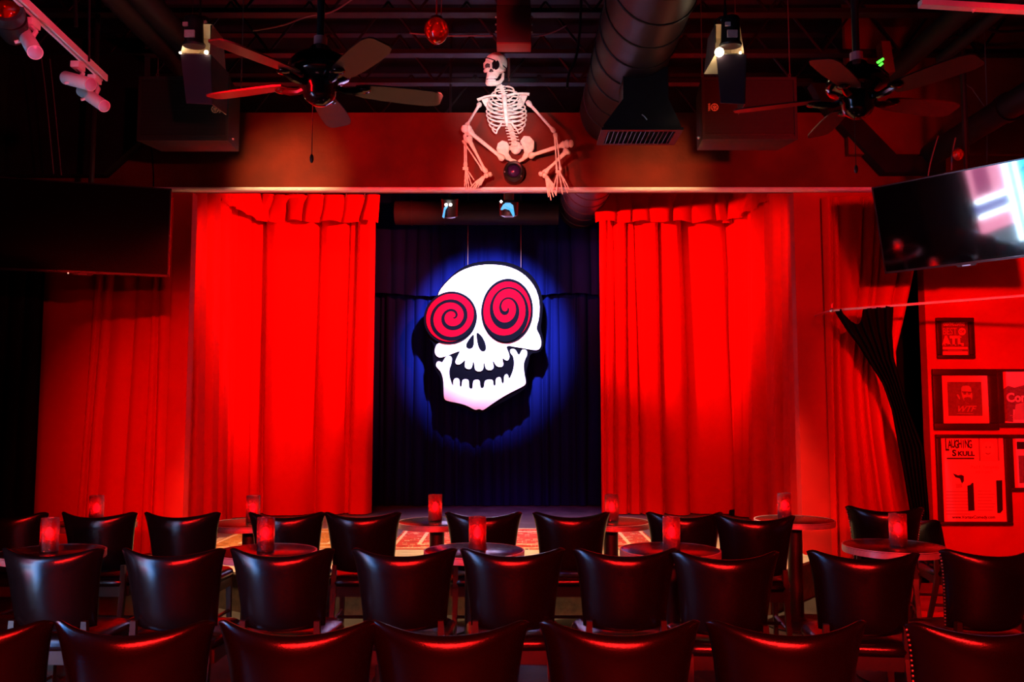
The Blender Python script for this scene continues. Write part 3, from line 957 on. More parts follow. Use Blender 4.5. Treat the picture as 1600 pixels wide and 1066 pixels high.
# ------------------------------------------------------------------ speakers
def make_speaker(label, x0, x1, y0, y1, side):
    D = 6.5
    a, b = W(x0, y1, D), W(x1, y0, D)
    cx = (a.x + b.x) / 2
    t = thing('loudspeaker', label, 'speaker', (cx, D + 0.18, a.z), group='black wide loudspeakers')
    w, h = (b.x - a.x) / 2, b.z - a.z
    f = -0.18
    # trapezoid cabinet
    vs = [(-w, f, 0), (w, f, 0), (w, f, h), (-w, f, h)]
    cab = MB()
    back = [(-w * 0.9, 0.18, 0.03), (w * 0.9, 0.18, 0.03), (w * 0.9, 0.18, h - 0.03), (-w * 0.9, 0.18, h - 0.03)]
    cab.add(vs + back, [(0, 1, 2, 3), (7, 6, 5, 4), (0, 4, 5, 1), (1, 5, 6, 2), (2, 6, 7, 3), (3, 7, 4, 0)])
    cab.build('cabinet', SPKBOX, t, bevel=0.006)
    b_ = MB()
    e = 0.022
    b_.box2((-w, f - 0.02, 0), (w, f + 0.002, e)).box2((-w, f - 0.02, h - e), (w, f + 0.002, h)).box2((-w, f - 0.02, e), (-w + e, f + 0.002, h - e)).box2((w - e, f - 0.02, e), (w, f + 0.002, h - e))
    b_.build('front_rim', SPKBOX, t, smooth=0)
    gl = MB().box2((-w + e, f - 0.008, e + 0.03), (w - e, f, h - e)).build('grille', GRILLE, t, smooth=0)
    # fine perforation ridges
    rg = MB()
    nrow = 44
    for k in range(nrow):
        z = e + 0.035 + (h - 2 * e - 0.035) * k / nrow
        rg.box2((-w + e, f - 0.0105, z), (w - e, f - 0.008, z + 0.004))
    tag(rg.build('grille_mesh', GRILLE, gl, smooth=0), kind='stuff')
    MB().box2((-w + e, f - 0.012, e + 0.004), (w - e, f, e + 0.022)).build('lower_bar', SPKBOX, t, smooth=0)
    # emblem: ring with three crossed tuning forks, and the maker's name set upright beside it
    sgn = 1 if side == 'left' else -1
    ex = (W(337.5 if side == 'left' else 1115.6, 172, D).x) - cx
    ez = W(337, 172 if side == 'left' else 169, D).z - a.z
    er = 0.027
    em = MB()
    ring = []
    for k in range(25):
        an = 2 * PI * k / 24
        ring.append((ex + er * math.cos(an), f - 0.02, ez + er * math.sin(an)))
    em.tube(ring, 0.0035, 6)
    for k in range(3):
        an = PI / 2 + 2 * PI * k / 3
        ca, sa = math.cos(an), math.sin(an)
        for o_ in (-0.004, 0.004):
            em.tube([(ex + ca * 0.004 - sa * o_, f - 0.02, ez + sa * 0.004 + ca * o_), (ex + ca * er - sa * o_, f - 0.02, ez + sa * er + ca * o_)], 0.002, 5)
        em.tube([(ex, f - 0.02, ez), (ex - ca * er * 0.8, f - 0.02, ez - sa * er * 0.8)], 0.003, 5)
    em.build('emblem', EMBLEM, t)
    tx = (W(345.5 if side == 'left' else 1107.3, 172, D).x) - cx
    text_obj('nameplate', 'YAMAHA', 0.024, t.location + Vector((tx, f - 0.021, ez)), EMBLEM, t, bold=0.0006, roll=R(90), sx=0.62)
    # hanging hooks / chains
    for xx in (-w * 0.85, -w * 0.1, w * 1.06):
        ch = MB()
        for q in range(5):
            zc = h + 0.012 + q * 0.03
            pts = []
            for i in range(9):
                an = 2 * PI * i / 8
                if q % 2:
                    pts.append((xx + 0.008 * math.cos(an), 0.02, zc + 0.018 * math.sin(an)))
                else:
                    pts.append((xx, 0.02 + 0.008 * math.cos(an), zc + 0.018 * math.sin(an)))
            ch.tube(pts, 0.003, 5, cap=False)
        ch.tube([(xx, 0.02, h + 0.14), (xx, 0.02, ZC - a.z - 0.02)], 0.004, 5)
        tag(ch.build('hanging_chain', WIRE, t), kind='stuff')
    MB().ball((sgn * (w + 0.012), f + 0.06, 0.04), 0.014, 8, 6).build('bolt', CHROME, t)
    return t


make_speaker('wide black loudspeaker hung at the left behind the lamp flap, emblem at its right', 215, 360, 121, 221, 'left')
make_speaker('wide black loudspeaker hung at the right of the spiral duct, emblem at its left', 1097, 1243, 122, 219, 'right')

# ------------------------------------------------------------------ warm flood lamps with barn doors
def make_flood(label, px, hot_left, D=5.55):
    top = W(px, 26, D)
    rim = W(px, 90, D)
    s = rim.z
    k = D / FPX
    t = thing('flood_light', label, 'stage light', rim - Vector((0, 0, 0.3)), group='warm flood lights over the bulkhead')
    def L(dx, dy, dz):          # px offsets around the rim centre, depth in metres
        return Vector((rim.x + dx * k, rim.y + dy, rim.z + dz * k))
    # flared square hood (seen from behind, open towards the stage and down)
    b = MB()
    u = [L(-18, 0.02, 58), L(22, 0.02, 58), L(22, 0.24, 58), L(-18, 0.24, 58)]
    lo = [L(-22, -0.04, 2), L(24, -0.04, 2), L(24, 0.30, 2), L(-22, 0.30, 2)]
    b.add(u + lo, [(1, 2, 6, 5), (2, 3, 7, 6), (3, 0, 4, 7), (0, 3, 2, 1)])
    b.build('hood', HOODIN, t, world=True, smooth=0)
    # black lamp body with fins and stickers on its back
    M = Matrix.Translation(L(1, -0.06, 12)) @ Matrix.Rotation(R(6), 4, 'X')
    MB().lathe([(17 * k, 0), (18 * k, 3 * k), (15 * k, 8 * k), (14.5 * k, 34 * k), (15 * k, 42 * k), (12 * k, 47 * k), (4 * k, 49 * k)], 24, M).build('lamp_body', CASTIRON, t, world=True)
    fy = -0.06 - 15.5 * k
    MB().box2(L(-8, fy - 0.016, 20), L(8, fy, 31)).build('sticker', STICKER, t, world=True, smooth=0)
    MB().box2(L(-11, fy - 0.016, 38), L(-3, fy, 44)).build('sticker', STICKER, t, world=True, smooth=0)
    # yoke and clamp
    MB().tube([L(-17, 0.05, 30), L(-17, 0.04, 66), L(-8, 0.04, 72), L(8, 0.04, 72), L(19, 0.04, 66), L(19, 0.05, 30)], 0.008, 6).build('yoke', CASTIRON, t, world=True)
    MB().tube([L(-8, 0.03, 64), L(0, 0.02, 67), L(8, 0.03, 62), L(12, 0.03, 64)], 0.012, 6).build('cord_loop', WHITEPAINT, t, world=True)
    MB().tube([L(0, 0.04, 72), L(0, 0.04, 84)], 0.012, 6).tube([L(0, 0.04, 84), Vector((rim.x, rim.y + 0.04, ZC))], 0.006, 6).build('hanger', CASTIRON, t, world=True)
    # flap hanging from the rim, towards the audience
    b = MB()
    lx = -4 if px < 800 else 4
    f0 = [L(-21, -0.05, 0), L(26, -0.05, 0), L(26 + lx * -0.6, -0.02, -79), L(-21 + lx * -2.2 if px < 800 else -14, -0.02, -77)]
    b.prism(f0, (0, 0.006, 0))
    b.build('barn_door', BARN, t, world=True, smooth=0)
    f1 = [L(26, -0.05, 0), L(30, 0.26, 0), L(30, 0.24, -74), L(26 + lx * -0.6, -0.02, -79)]
    MB().prism(f1, (0.006, 0, 0)).build('side_door', CASTIRON, t, world=True, smooth=0)
    MB().tube([L(-20, -0.045, 1), L(23, -0.045, 1)], 0.006, 6).build('hinge', HOODIN, t, world=True)
    hx = 21 if not hot_left else -17
    MB().ball(L(hx, -0.062, 2.5), 0.013 if not hot_left else 0.03, 12, 8).build('glare_gap', HOT, t, world=True)
    MB().ball(L(-hx, -0.055, 2.5), 0.008, 10, 6).build('glare_gap', HOT, t, world=True)
    # warm light that leaks into the hood
    pl = bpy.data.lights.new('hood_lamp', 'POINT')
    pl.energy = 0.3
    pl.color = (1, 0.72, 0.42)
    pl.shadow_soft_size = 0.02
    po = bpy.data.objects.new('hood_lamp', pl)
    po.location = L(0, 0.12, 26)
    COL.objects.link(po)
    return t


make_flood('flood lamp with warm lit hood and purple flap, hung left before the left loudspeaker', 307, False)
make_flood('flood lamp with one blinding white corner, hung before the right loudspeaker', 1137, True)

# ------------------------------------------------------------------ lamps above the stage
t = thing('spot_light', 'small black stage spot with two white points, left one under the ledge', 'stage light', W(703, 340, 8.3))
p = W(703, 322, 8.3)
MB().lathe([(0.03, 0.12), (0.075, 0.10), (0.08, -0.04), (0.085, -0.07)], 20, Matrix.Translation(p) @ Matrix.Rotation(R(200), 4, 'X')).build('lamp_can', CASTIRON, t, world=True)
MB().tube([p + Vector((0, 0, 0.08)), Vector((p.x, p.y, ZC))], 0.012, 8).build('hanger', STEEL, t, world=True)
for dx in (697, 704):
    MB().ball(W(dx, 320, 8.18), 0.014, 10, 8).build('lens', HOTWHITE, t, world=True)
MB().prism([W(x, y, 8.2) for x, y in ((694, 324), (700, 322), (696, 328), (694, 341), (691, 339))], (0, 0.01, 0)).build('gel_sheet', HOTBLUE, t, world=True, smooth=0)
t = thing('spot_light', 'stage spot with glowing blue gel and copper yoke, right one under the ledge', 'stage light', W(795, 340, 8.3))
p = W(795, 320, 8.3)
MB().tube([W(795, 296, 8.3), W(795, 313, 8.3)], 0.05, 16).tube([W(795, 300, 8.3), Vector((W(795, 300, 8.3).x, 8.3, ZC))], 0.012, 8).build('yoke_tube', COPPER, t, world=True)
MB().lathe([(0.04, 0.1), (0.09, 0.08), (0.095, -0.05)], 20, Matrix.Translation(p + Vector((0, 0.1, 0))) @ Matrix.Rotation(R(195), 4, 'X')).build('lamp_can', CASTIRON, t, world=True)
gp = [(782, 327), (786, 320), (790, 317), (797, 317), (802, 321), (803, 328), (804, 336), (802, 339), (799, 333), (796, 328), (789, 326), (784, 328)]
MB().prism([W(x, y, 8.17 + 0.01 * (i % 3)) for i, (x, y) in enumerate(gp)], (0, 0.012, 0)).build('gel_sheet', HOTBLUE, t, world=True, smooth=0)
MB().ball(W(783, 315, 8.2), 0.012, 8, 6).build('lens', HOTWHITE, t, world=True)

# ------------------------------------------------------------------ red globes
def make_globe(label, px, py, D, rpx, cord=True, ring=False):
    c = W(px, py, D)
    r = rpx * D / FPX
    t = thing('globe_lamp', label, 'lamp', c - Vector((0, 0, r * 1.15)))
    prof = []
    for k in range(17):
        a = -PI / 2 + PI * k / 16
        z = math.sin(a) * r
        q = math.cos(a) * r
        if z < -0.4 * r:
            z = -0.4 * r + (z + 0.4 * r) * 1.3
            q *= 0.97
        prof.append((max(q, 0.001), z + r * 1.15))
    MB().lathe(prof, 28).build('glass_globe', GLOBEGLASS, t, smooth=180)
    MB().lathe([(r * 0.18, r * 0.7), (r * 0.3, r * 1.0), (r * 0.32, r * 1.4), (r * 0.15, r * 1.7)], 16).build('bulb', mat('red_bulb', (0.5, 0.02, 0.01), 0.2, var=0.1, emis=(1, 0.05, 0.02), estr=0.25), t)
    for k in range(6):
        a = 2 * PI * k / 6 + 0.3
        MB().ball((r * 0.62 * math.cos(a), -0.62 * r * abs(math.sin(a)) - 0.1 * r, r * (1.05 + 0.35 * math.sin(a))), r * 0.06, 8, 6).build('filament', mat('red_spark', (1, 0.3, 0.1), 0.3, emis=(1, 0.12, 0.03), estr=2.2, var=0.01), t)
    MB().lathe([(r * 0.5, r * 2.02), (r * 0.5, r * 2.2), (r * 0.25, r * 2.3)], 20).build('cap', CASTIRON, t)
    if cord:
        MB().tube([(0, 0, r * 2.2), (0, 0, ZC - c.z + r * 1.1)], 0.006, 6).tube([(0.03, 0, r * 2.2), (0.06, 0, ZC - c.z + r * 1.1)], 0.003, 5).build('cord', mat('red_cord', (0.25, 0.03, 0.03), 0.6, var=0.1), t)
    if ring:
        M = Matrix.Translation((0, -0.02, r * 1.15)) @ Matrix.Rotation(R(72), 4, 'X') @ Matrix.Rotation(R(20), 4, 'Y')
        MB().lathe([(r * 1.0, -0.02), (r * 1.22, -0.025), (r * 1.3, 0.0), (r * 1.22, 0.03), (r * 1.0, 0.035)], 32, M, cap=False).build('black_ring', CASTIRON, t)
        M = Matrix.Translation((0, 0.0, r * 1.15)) @ Matrix.Rotation(R(72), 4, 'X') @ Matrix.Rotation(R(20), 4, 'Y')
        MB().lathe([(r * 1.2, -0.02), (r * 1.15, -0.08), (r * 0.7, -0.16)], 24, M).build('lamp_can', CASTIRON, t)
    return t


make_globe('shiny red glass globe hung by a cord left of the dark red box', 682, 47, 5.6, 20)
make_globe('red glass lamp in a black ring in the top left corner beside the track', 13, 22, 3.75, 22, ring=True)
make_globe('tiny red globe hung above the right television beside a steep wire', 1497, 241, 6.4, 9, cord=False)

# control box with green lights
t = thing('control_box', 'small upright box with green lights above the right fan', 'box', W(1388, 112, 6.6))
MB().prism(P2([(1377, 64), (1391, 64), (1399, 112), (1383, 115)], 6.6), (0, 0.1, 0)).build('box_body', REDBOX, t, world=True, smooth=0)
MB().tube([W(1371, 98, 6.58), W(1380, 92, 6.58)], 0.01, 8).build('green_light', GREENLED, t, world=True)
MB().tube([W(1374, 103, 6.58), W(1379, 99, 6.58)], 0.009, 8).build('green_light', GREENLED, t, world=True)

# ------------------------------------------------------------------ track lights
tz = 3.33
ta, tb = WZ(22, -4, tz), WZ(163, 127, tz)
t = thing('track_rail', 'white lighting track in the top left corner carrying three spots', 'light track', (ta + tb) / 2, group='white lighting tracks')
dv = (tb - ta).normalized()
sv = Vector((dv.y, -dv.x, 0))
q = []
for (o_, z_) in ((-0.018, 0.0), (-0.018, 0.035), (0.018, 0.035), (0.018, 0.0), (0.008, 0.0), (0.008, 0.012), (-0.008, 0.012), (-0.008, 0.0)):
    q.append(ta - dv * 0.8 + sv * o_ + Vector((0, 0, z_)))
MB().prism(q, tb - ta + dv * 0.8).build('rail', WHITEPAINT, t, world=True, smooth=0)
MB().tube([W(139, 96, 4.35), W(140, -30, 4.35)], 0.006, 6).build('hanger_rod', STEEL, t, world=True)


def make_head(label, bx, by, p_a, p_b, Dm, r=0.033):
    base = WZ(bx, by, tz)
    t = thing('track_spot', label, 'track light', base - Vector((0, 0, 0.2)), group='white track spots')
    MB().box(base + Vector((0, 0, -0.016)), (0.045, 0.075, 0.034)).build('adapter', WHITEPAINT, t, world=True, bevel=0.004)
    a, b = p_a, p_b
    d = (b - a).normalized()
    M = Matrix.Translation(a) @ d.to_track_quat('Z', 'Y').to_matrix().to_4x4()
    Ln = (b - a).length
    MB().lathe([(r * 0.5, 0), (r * 0.9, 0.002), (r, 0.008), (r, Ln - 0.012), (r * 0.96, Ln - 0.010), (r * 0.96, Ln - 0.008), (r * 1.02, Ln - 0.006), (r * 1.02, Ln)], 24, M).build('lamp_can', WHITEPAINT, t, world=True)
    MB().lathe([(r * 0.9, Ln + 0.0005), (r * 0.6, Ln + 0.006), (0.002, Ln + 0.009)], 24, M).build('lens', mat('frosted_lens', (0.55, 0.5, 0.62), 0.25, var=0.05), t, world=True)
    mid = a.lerp(b, 0.45)
    MB().tube([base + Vector((0, 0, -0.03)), base.lerp(mid, 0.6) + Vector((0.03, 0, 0)), mid + Vector((0.02, 0, 0.01))], 0.011, 8).build('arm', WHITEPAINT, t, world=True)
    MB().tube([mid + Vector((-r * 0.9, -0.01, -r * 0.35)), mid + Vector((-r * 1.5, -0.015, -r * 0.6))], 0.008, 8).build('thumb_screw', WHITEPAINT, t, world=True)
    return t


make_head('white track spot nearest the red ringed lamp, pointing down', 50, 32, W(34, 46, 3.9), W(55, 82, 3.75), 3.85)
make_head('white track spot turned sideways, in the middle of the track', 122, 99, W(101, 121, 4.32), W(142, 132, 4.25), 4.3, 0.034)
make_head('white track spot at the end of the track, pointing down right', 148, 120, W(127, 141, 4.5), W(163, 166, 4.4), 4.5, 0.032)

t = thing('track_rail', 'white lighting track with red lit side in the top right corner', 'light track', WZ(1500, 8, 3.75), group='white lighting tracks')
ta, tb = WZ(1438, 6, 3.75), WZ(1640, 18, 3.75)
MB().prism([ta + Vector((0, -0.02, -0.012)), ta + Vector((0, -0.02, 0.02)), ta + Vector((0, 0.03, 0.02)), ta + Vector((0, 0.03, -0.012))], tb - ta).build('rail', WHITEPAINT, t, world=True, smooth=0)
MB().tube([W(1518, 11, 4.6), W(1523, 18, 4.6)], 0.012, 8).build('adapter', WHITEPAINT, t, world=True)

# ------------------------------------------------------------------ televisions
SCREEN2 = mat('tv_glass_matt', (0.004, 0.001, 0.001), 0.25, spec=0.08, var=0.05)


def make_tv(label, TL, wv, n, tilt, Wd, H, led, logo):
    up = Vector((0, 0, 1)) * math.cos(tilt) + n * math.sin(tilt)
    nn = wv.cross(up)
    if nn.dot(n) < 0:
        nn = -nn
    c = TL + wv * Wd / 2 - up * H / 2
    t = thing('television', label, 'television', c - up * H / 2, group='wall televisions')
    def Q(x, z, d):
        return c + wv * x + up * z + nn * d
    MB().prism([Q(-Wd / 2, -H / 2, 0), Q(Wd / 2, -H / 2, 0), Q(Wd / 2, H / 2, 0), Q(-Wd / 2, H / 2, 0)], -nn * 0.045).build('case', PLASTIC, t, world=True, smooth=0)
    e = 0.011
    b = MB()
    for (x0, z0, x1, z1) in ((-Wd / 2, -H / 2, Wd / 2, -H / 2 + e * 1.5), (-Wd / 2, H / 2 - e, Wd / 2, H / 2), (-Wd / 2, -H / 2, -Wd / 2 + e, H / 2), (Wd / 2 - e, -H / 2, Wd / 2, H / 2)):
        b.prism([Q(x0, z0, 0.006), Q(x1, z0, 0.006), Q(x1, z1, 0.006), Q(x0, z1, 0.006)], -nn * 0.012)
    b.build('bezel', mat('tv_bezel', (0.02, 0.02, 0.022), 0.18, spec=0.7, var=0.05), t, world=True, smooth=0)
    MB().prism([Q(-Wd / 2 + e, -H / 2 + e * 1.5, 0.002), Q(Wd / 2 - e, -H / 2 + e * 1.5, 0.002), Q(Wd / 2 - e, H / 2 - e, 0.002), Q(-Wd / 2 + e, H / 2 - e, 0.002)], -nn * 0.002).build('screen', SCREEN if logo else SCREEN2, t, world=True, smooth=0)
    MB().prism([Q(-0.06, -H / 2 - 0.016, 0.004), Q(0.06, -H / 2 - 0.016, 0.004), Q(0.075, -H / 2, 0.004), Q(-0.075, -H / 2, 0.004)], -nn * 0.03).build('chin', PLASTIC, t, world=True, smooth=0)
    MB().prism([Q(-0.03, -H / 2 - 0.012, 0.006), Q(0.03, -H / 2 - 0.012, 0.006), Q(0.03, -H / 2 - 0.004, 0.006), Q(-0.03, -H / 2 - 0.004, 0.006)], -nn * 0.002).build('badge', CHROME if logo else mat('dim_badge', (0.3, 0.1, 0.1), 0.4, var=0.1), t, world=True, smooth=0)
    MB().tube([Q(0, 0, -0.045), Q(0, 0.05, -0.16), Q(0, 0.12, -0.22)], 0.03, 10).build('wall_bracket', CASTIRON, t, world=True)
    MB().tube([Q(0, 0.12, -0.22), Vector((Q(0, 0, -0.22).x, Q(0, 0, -0.22).y, ZC))], 0.022, 10).build('ceiling_pole', CASTIRON, t, world=True)
    if led:
        MB().ball(Q(-0.1, -H / 2 - 0.004, 0.006), 0.006, 8, 6).build('standby_light', mat('standby_glow', (1, 0.4, 0.3), 0.4, emis=(1, 0.35, 0.25), estr=1.5, var=0.01), t, world=True)
    return t


yw = R(17.2)
wv = Vector((math.cos(yw), math.sin(yw), 0))
nL = Vector((math.sin(yw), -math.cos(yw), 0))
TRl = W(268, 295, 6.70)
make_tv('switched off black television at the left over the dim red curtain', TRl - wv * 1.23, wv, nL, R(2.5), 1.23, 0.70, True, False)
yw = R(47.5)
wv = Vector((math.cos(yw), -math.sin(yw), 0))
nR = Vector((-math.sin(yw), -math.cos(yw), 0))
make_tv('black television at the right with pink and blue light reflected in its screen', W(1362, 293, 6.755), wv, nR, R(15.5), 1.23, 0.70, False, True)

# assumed lit window on the added partition, unseen, mirrored by the right television
t = struct(thing('assumed_window_1', None, None, (-3.08, 2.8, 0.0)))
XW = -3.09
WY0, WY1, WZ0, WZ1 = 2.55, 3.52, 0.06, 2.1
b = MB()
for (y0, y1, z0, z1) in ((WY0 - .06, WY1 + .06, WZ0 - .06, WZ0), (WY0 - .06, WY1 + .06, WZ1, WZ1 + .06), (WY0 - .06, WY0, WZ0, WZ1), (WY1, WY1 + .06, WZ0, WZ1)):
    b.box2((XW - 0.03, y0, z0), (XW + 0.04, y1, z1))
b.build('assumed_frame', STEEL, t, world=True, smooth=0)
WINPD = mat('assumed_purple_glow', (0.5, 0.2, 0.5), 0.4, emis=(0.75, 0.16, 0.42), estr=1.6, var=0.05)
WING = mat('assumed_grey_glow', (0.3, 0.4, 0.5), 0.4, emis=(0.3, 0.5, 0.65), estr=1.1, var=0.05)
def pane(y0, y1, z0, z1, m, nm='pane', x=0.0):
    MB().box2((XW - 0.02 + x, y0, z0), (XW + x, y1, z1)).build(nm, m, t, world=True, smooth=0)
pane(WY0, 2.80, WZ0, 1.08, WINB)
pane(WY0, 2.80, 1.12, WZ1, WINB)
pane(2.84, 2.94, WZ0, WZ1, WINB)
pane(2.98, WY1, WZ0, 0.34, WING)
pane(2.98, WY1, 0.36, 0.61, WINP)
pane(2.98, WY1, 0.66, 0.85, mat('assumed_violet_glow', (0.2, 0.2, 0.5), 0.4, emis=(0.25, 0.3, 0.95), estr=1.8, var=0.05))
pane(2.98, 3.2, 0.90, 1.9, WINP)
pane(3.2, 3.43, 0.90, 0.96, WINP)
pane(3.2, 3.43, 0.96, 1.40, WINPD)
pane(3.2, 3.43, 1.40, 1.9, WINP)
pane(3.43, WY1, 0.90, 1.9, WINP)
pane(2.945, 2.97, WZ0, WZ1, WINL, 'light_strip', 0.012)
pane(2.81, 2.83, WZ0, WZ1, WINL, 'light_strip', 0.012)
pane(2.98, WY1 - 0.05, 0.855, 0.885, WINL, 'light_strip', 0.012)
pane(2.98, WY1 - 0.05, 0.62, 0.645, WINL, 'light_strip', 0.012)

# ------------------------------------------------------------------ skull sign
def make_sign():
    D = 10.95
    def C(x, y):
        return (640 + x / 3.95, 390 + y / 3.95)
    def PT(pts, d):
        return [W(*C(x, y), D - d) for x, y in pts]
    def smooth_pts(pts, it=2):
        for _ in range(it):
            q = []
            for i in range(len(pts)):
                a, b = pts[i], pts[(i + 1) % len(pts)]
                q.append((a[0] * .75 + b[0] * .25, a[1] * .75 + b[1] * .25))
                q.append((a[0] * .25 + b[0] * .75, a[1] * .25 + b[1] * .75))
            pts = q
        return pts
    t = thing('skull_sign', 'big white grinning skull sign with two red spiral eyes hung before the navy drape', 'sign', W(757, 645, D))
    back = [(165, 290), (190, 235), (240, 180), (300, 125), (370, 88), (450, 72), (540, 70), (620, 82), (690, 110), (748, 152), (790, 210), (817, 280), (824, 360), (814, 440), (808, 490), (830, 560), (826, 600), (800, 636), (742, 642), (735, 700), (715, 760), (730, 830), (705, 868), (600, 930), (520, 970), (455, 1008), (400, 1008), (340, 978), (270, 957), (212, 940), (194, 900), (195, 800), (150, 725), (146, 685), (142, 640), (155, 590), (115, 545), (90, 480), (88, 430), (105, 375), (140, 330)]
    MB().prism(PT(smooth_pts(back, 1), 0.0), (0, 0.07, 0)).build('backing_board', SIGNB, t, world=True, smooth=0)
    cr = [(175, 330), (170, 300), (185, 255), (225, 205), (285, 150), (360, 112), (440, 95), (530, 93), (610, 105), (680, 135), (735, 180), (775, 235), (798, 300), (803, 370), (797, 430), (785, 470), (784, 495), (800, 525), (812, 560), (812, 595), (800, 615), (780, 622), (720, 612), (660, 602), (605, 592), (597, 605), (612, 640), (618, 665), (606, 686), (590, 682), (577, 670), (571, 672), (580, 712), (568, 725), (545, 724), (530, 712), (518, 688), (511, 690), (520, 725), (512, 740), (495, 746), (474, 740), (466, 722), (462, 700), (456, 700), (455, 738), (440, 752), (418, 752), (404, 742), (400, 715), (396, 692), (390, 694), (386, 722), (376, 738), (355, 738), (340, 724), (341, 705), (345, 686), (338, 684), (322, 700), (302, 712), (284, 704), (282, 690), (292, 668), (312, 628), (306, 626), (270, 640), (220, 660), (185, 668), (163, 655), (154, 630), (160, 600), (172, 582), (215, 560), (230, 430)]
    MB().prism(PT(smooth_pts(cr, 1), 0.03), (0, 0.029, 0)).build('cranium', SIGNW, t, world=True, smooth=0)
    jaw = [(163, 706), (172, 691), (186, 690), (200, 699), (210, 684), (222, 664), (238, 655), (254, 658), (262, 672), (256, 708), (244, 740), (245, 780), (254, 812), (264, 838), (269, 838), (268, 815), (276, 798), (290, 793), (303, 797), (309, 812), (308, 838), (315, 850), (322, 840), (324, 812), (332, 802), (350, 800), (364, 806), (366, 830), (366, 852), (378, 862), (389, 856), (390, 830), (394, 810), (406, 804), (425, 804), (434, 814), (434, 840), (440, 855), (452, 857), (460, 846), (462, 820), (468, 808), (486, 803), (508, 803), (516, 812), (517, 834), (523, 843), (531, 836), (531, 805), (538, 792), (555, 786), (564, 794), (567, 818), (575, 829), (582, 820), (582, 790), (588, 774), (600, 768), (608, 776), (612, 795), (620, 793), (634, 760), (643, 730), (646, 695), (640, 660), (624, 640), (619, 626), (626, 614), (642, 612), (656, 622), (664, 640), (676, 652), (684, 640), (690, 624), (702, 616), (718, 620), (727, 634), (724, 654), (711, 680), (703, 715), (708, 765), (718, 812), (716, 834), (690, 850), (600, 895), (520, 945), (458, 990), (444, 992), (434, 985), (420, 986), (412, 991), (396, 987), (350, 962), (300, 948), (235, 936), (216, 926), (211, 908), (210, 860), (208, 805), (196, 758), (172, 732), (163, 718)]
    MB().prism(PT(smooth_pts(jaw, 1), 0.03), (0, 0.029, 0)).build('jaw', SIGNW, t, world=True, smooth=0)
    for ns in ([(397, 518), (370, 548), (350, 580), (348, 602), (360, 613), (380, 613), (394, 600), (399, 565)], [(412, 505), (414, 555), (424, 600), (440, 627), (460, 631), (473, 616), (470, 580), (448, 535)]):
        MB().prism(PT(smooth_pts(ns, 1), 0.036), (0, 0.006, 0)).build('nostril', SIGNB, t, world=True, smooth=0)
    def eye(cx, cy, rx, ry, rot, sc, turns, sgn, end_deg, w0, thick):
        def E(r, a):
            x, y = r * rx * math.cos(a), r * ry * math.sin(a)
            return (cx + x * math.cos(rot) - y * math.sin(rot), cy + x * math.sin(rot) + y * math.cos(rot))
        N = 72
        e_ = MB().prism(PT([E(1.06, 2 * PI * k / N) for k in range(N)], 0.052), (0, 0.024, 0)).build('eye_rim', SIGNB, t, world=True, smooth=40)
        MB().prism(PT([E(0.965, 2 * PI * k / N) for k in range(N)], 0.068), (0, 0.018, 0)).build('eye_disc', SIGNR, e_, world=True, smooth=40)
        n = 150
        A, B = [], []
        for k in range(n + 1):
            u = k / n
            tt = turns * u
            a = R(end_deg) - sgn * 2 * PI * (turns - tt)
            r = 0.07 + 0.91 * u
            # local dark groove width, heavier where the groove is "below" (as painted)
            w = w0 * (0.4 + 0.6 * min(1, u * 3.0)) * (1 + thick * math.sin(a)) * (1.0 if u < .93 else (1 - u) / .07 * .7 + .3)
            ox, oy = sc
            f = 1 - u
            pa, pb = E(r - w, a), E(r + w, a)
            A.append((pa[0] + ox * f, pa[1] + oy * f))
            B.append((pb[0] + ox * f, pb[1] + oy * f))
        vs = PT(A, 0.074) + PT(B, 0.074)
        m_ = n + 1
        vs2 = [p + Vector((0, 0.006, 0)) for p in vs]
        allv = vs + vs2
        fs = []
        for k in range(n):
            fs.append((k, k + 1, m_ + k + 1, m_ + k))
            fs.append((2 * m_ + k, 3 * m_ + k, 3 * m_ + k + 1, 2 * m_ + k + 1))
            fs.append((k, 2 * m_ + k, 2 * m_ + k + 1, k + 1))
            fs.append((m_ + k, m_ + k + 1, 3 * m_ + k + 1, 3 * m_ + k))
        MB().add(allv, fs).build('spiral_groove', SIGNB, e_, world=True, smooth=30)
    eye(252, 421, 158, 150, R(-38), (14, -10), 2.25, -1, 20, 0.072, 0.15)
    eye(602, 379, 151, 188, R(4), (-4, -20), 2.4, 1, 150, 0.068, 0.6)
    for px in (731, 814):
        p = W(px, 416 if px < 800 else 424, D + 0.03)
        MB().tube([p, Vector((p.x, p.y, p.z + 1.0))], 0.005, 5).build('hanging_wire', WIRE, t, world=True)
    return t


make_sign()

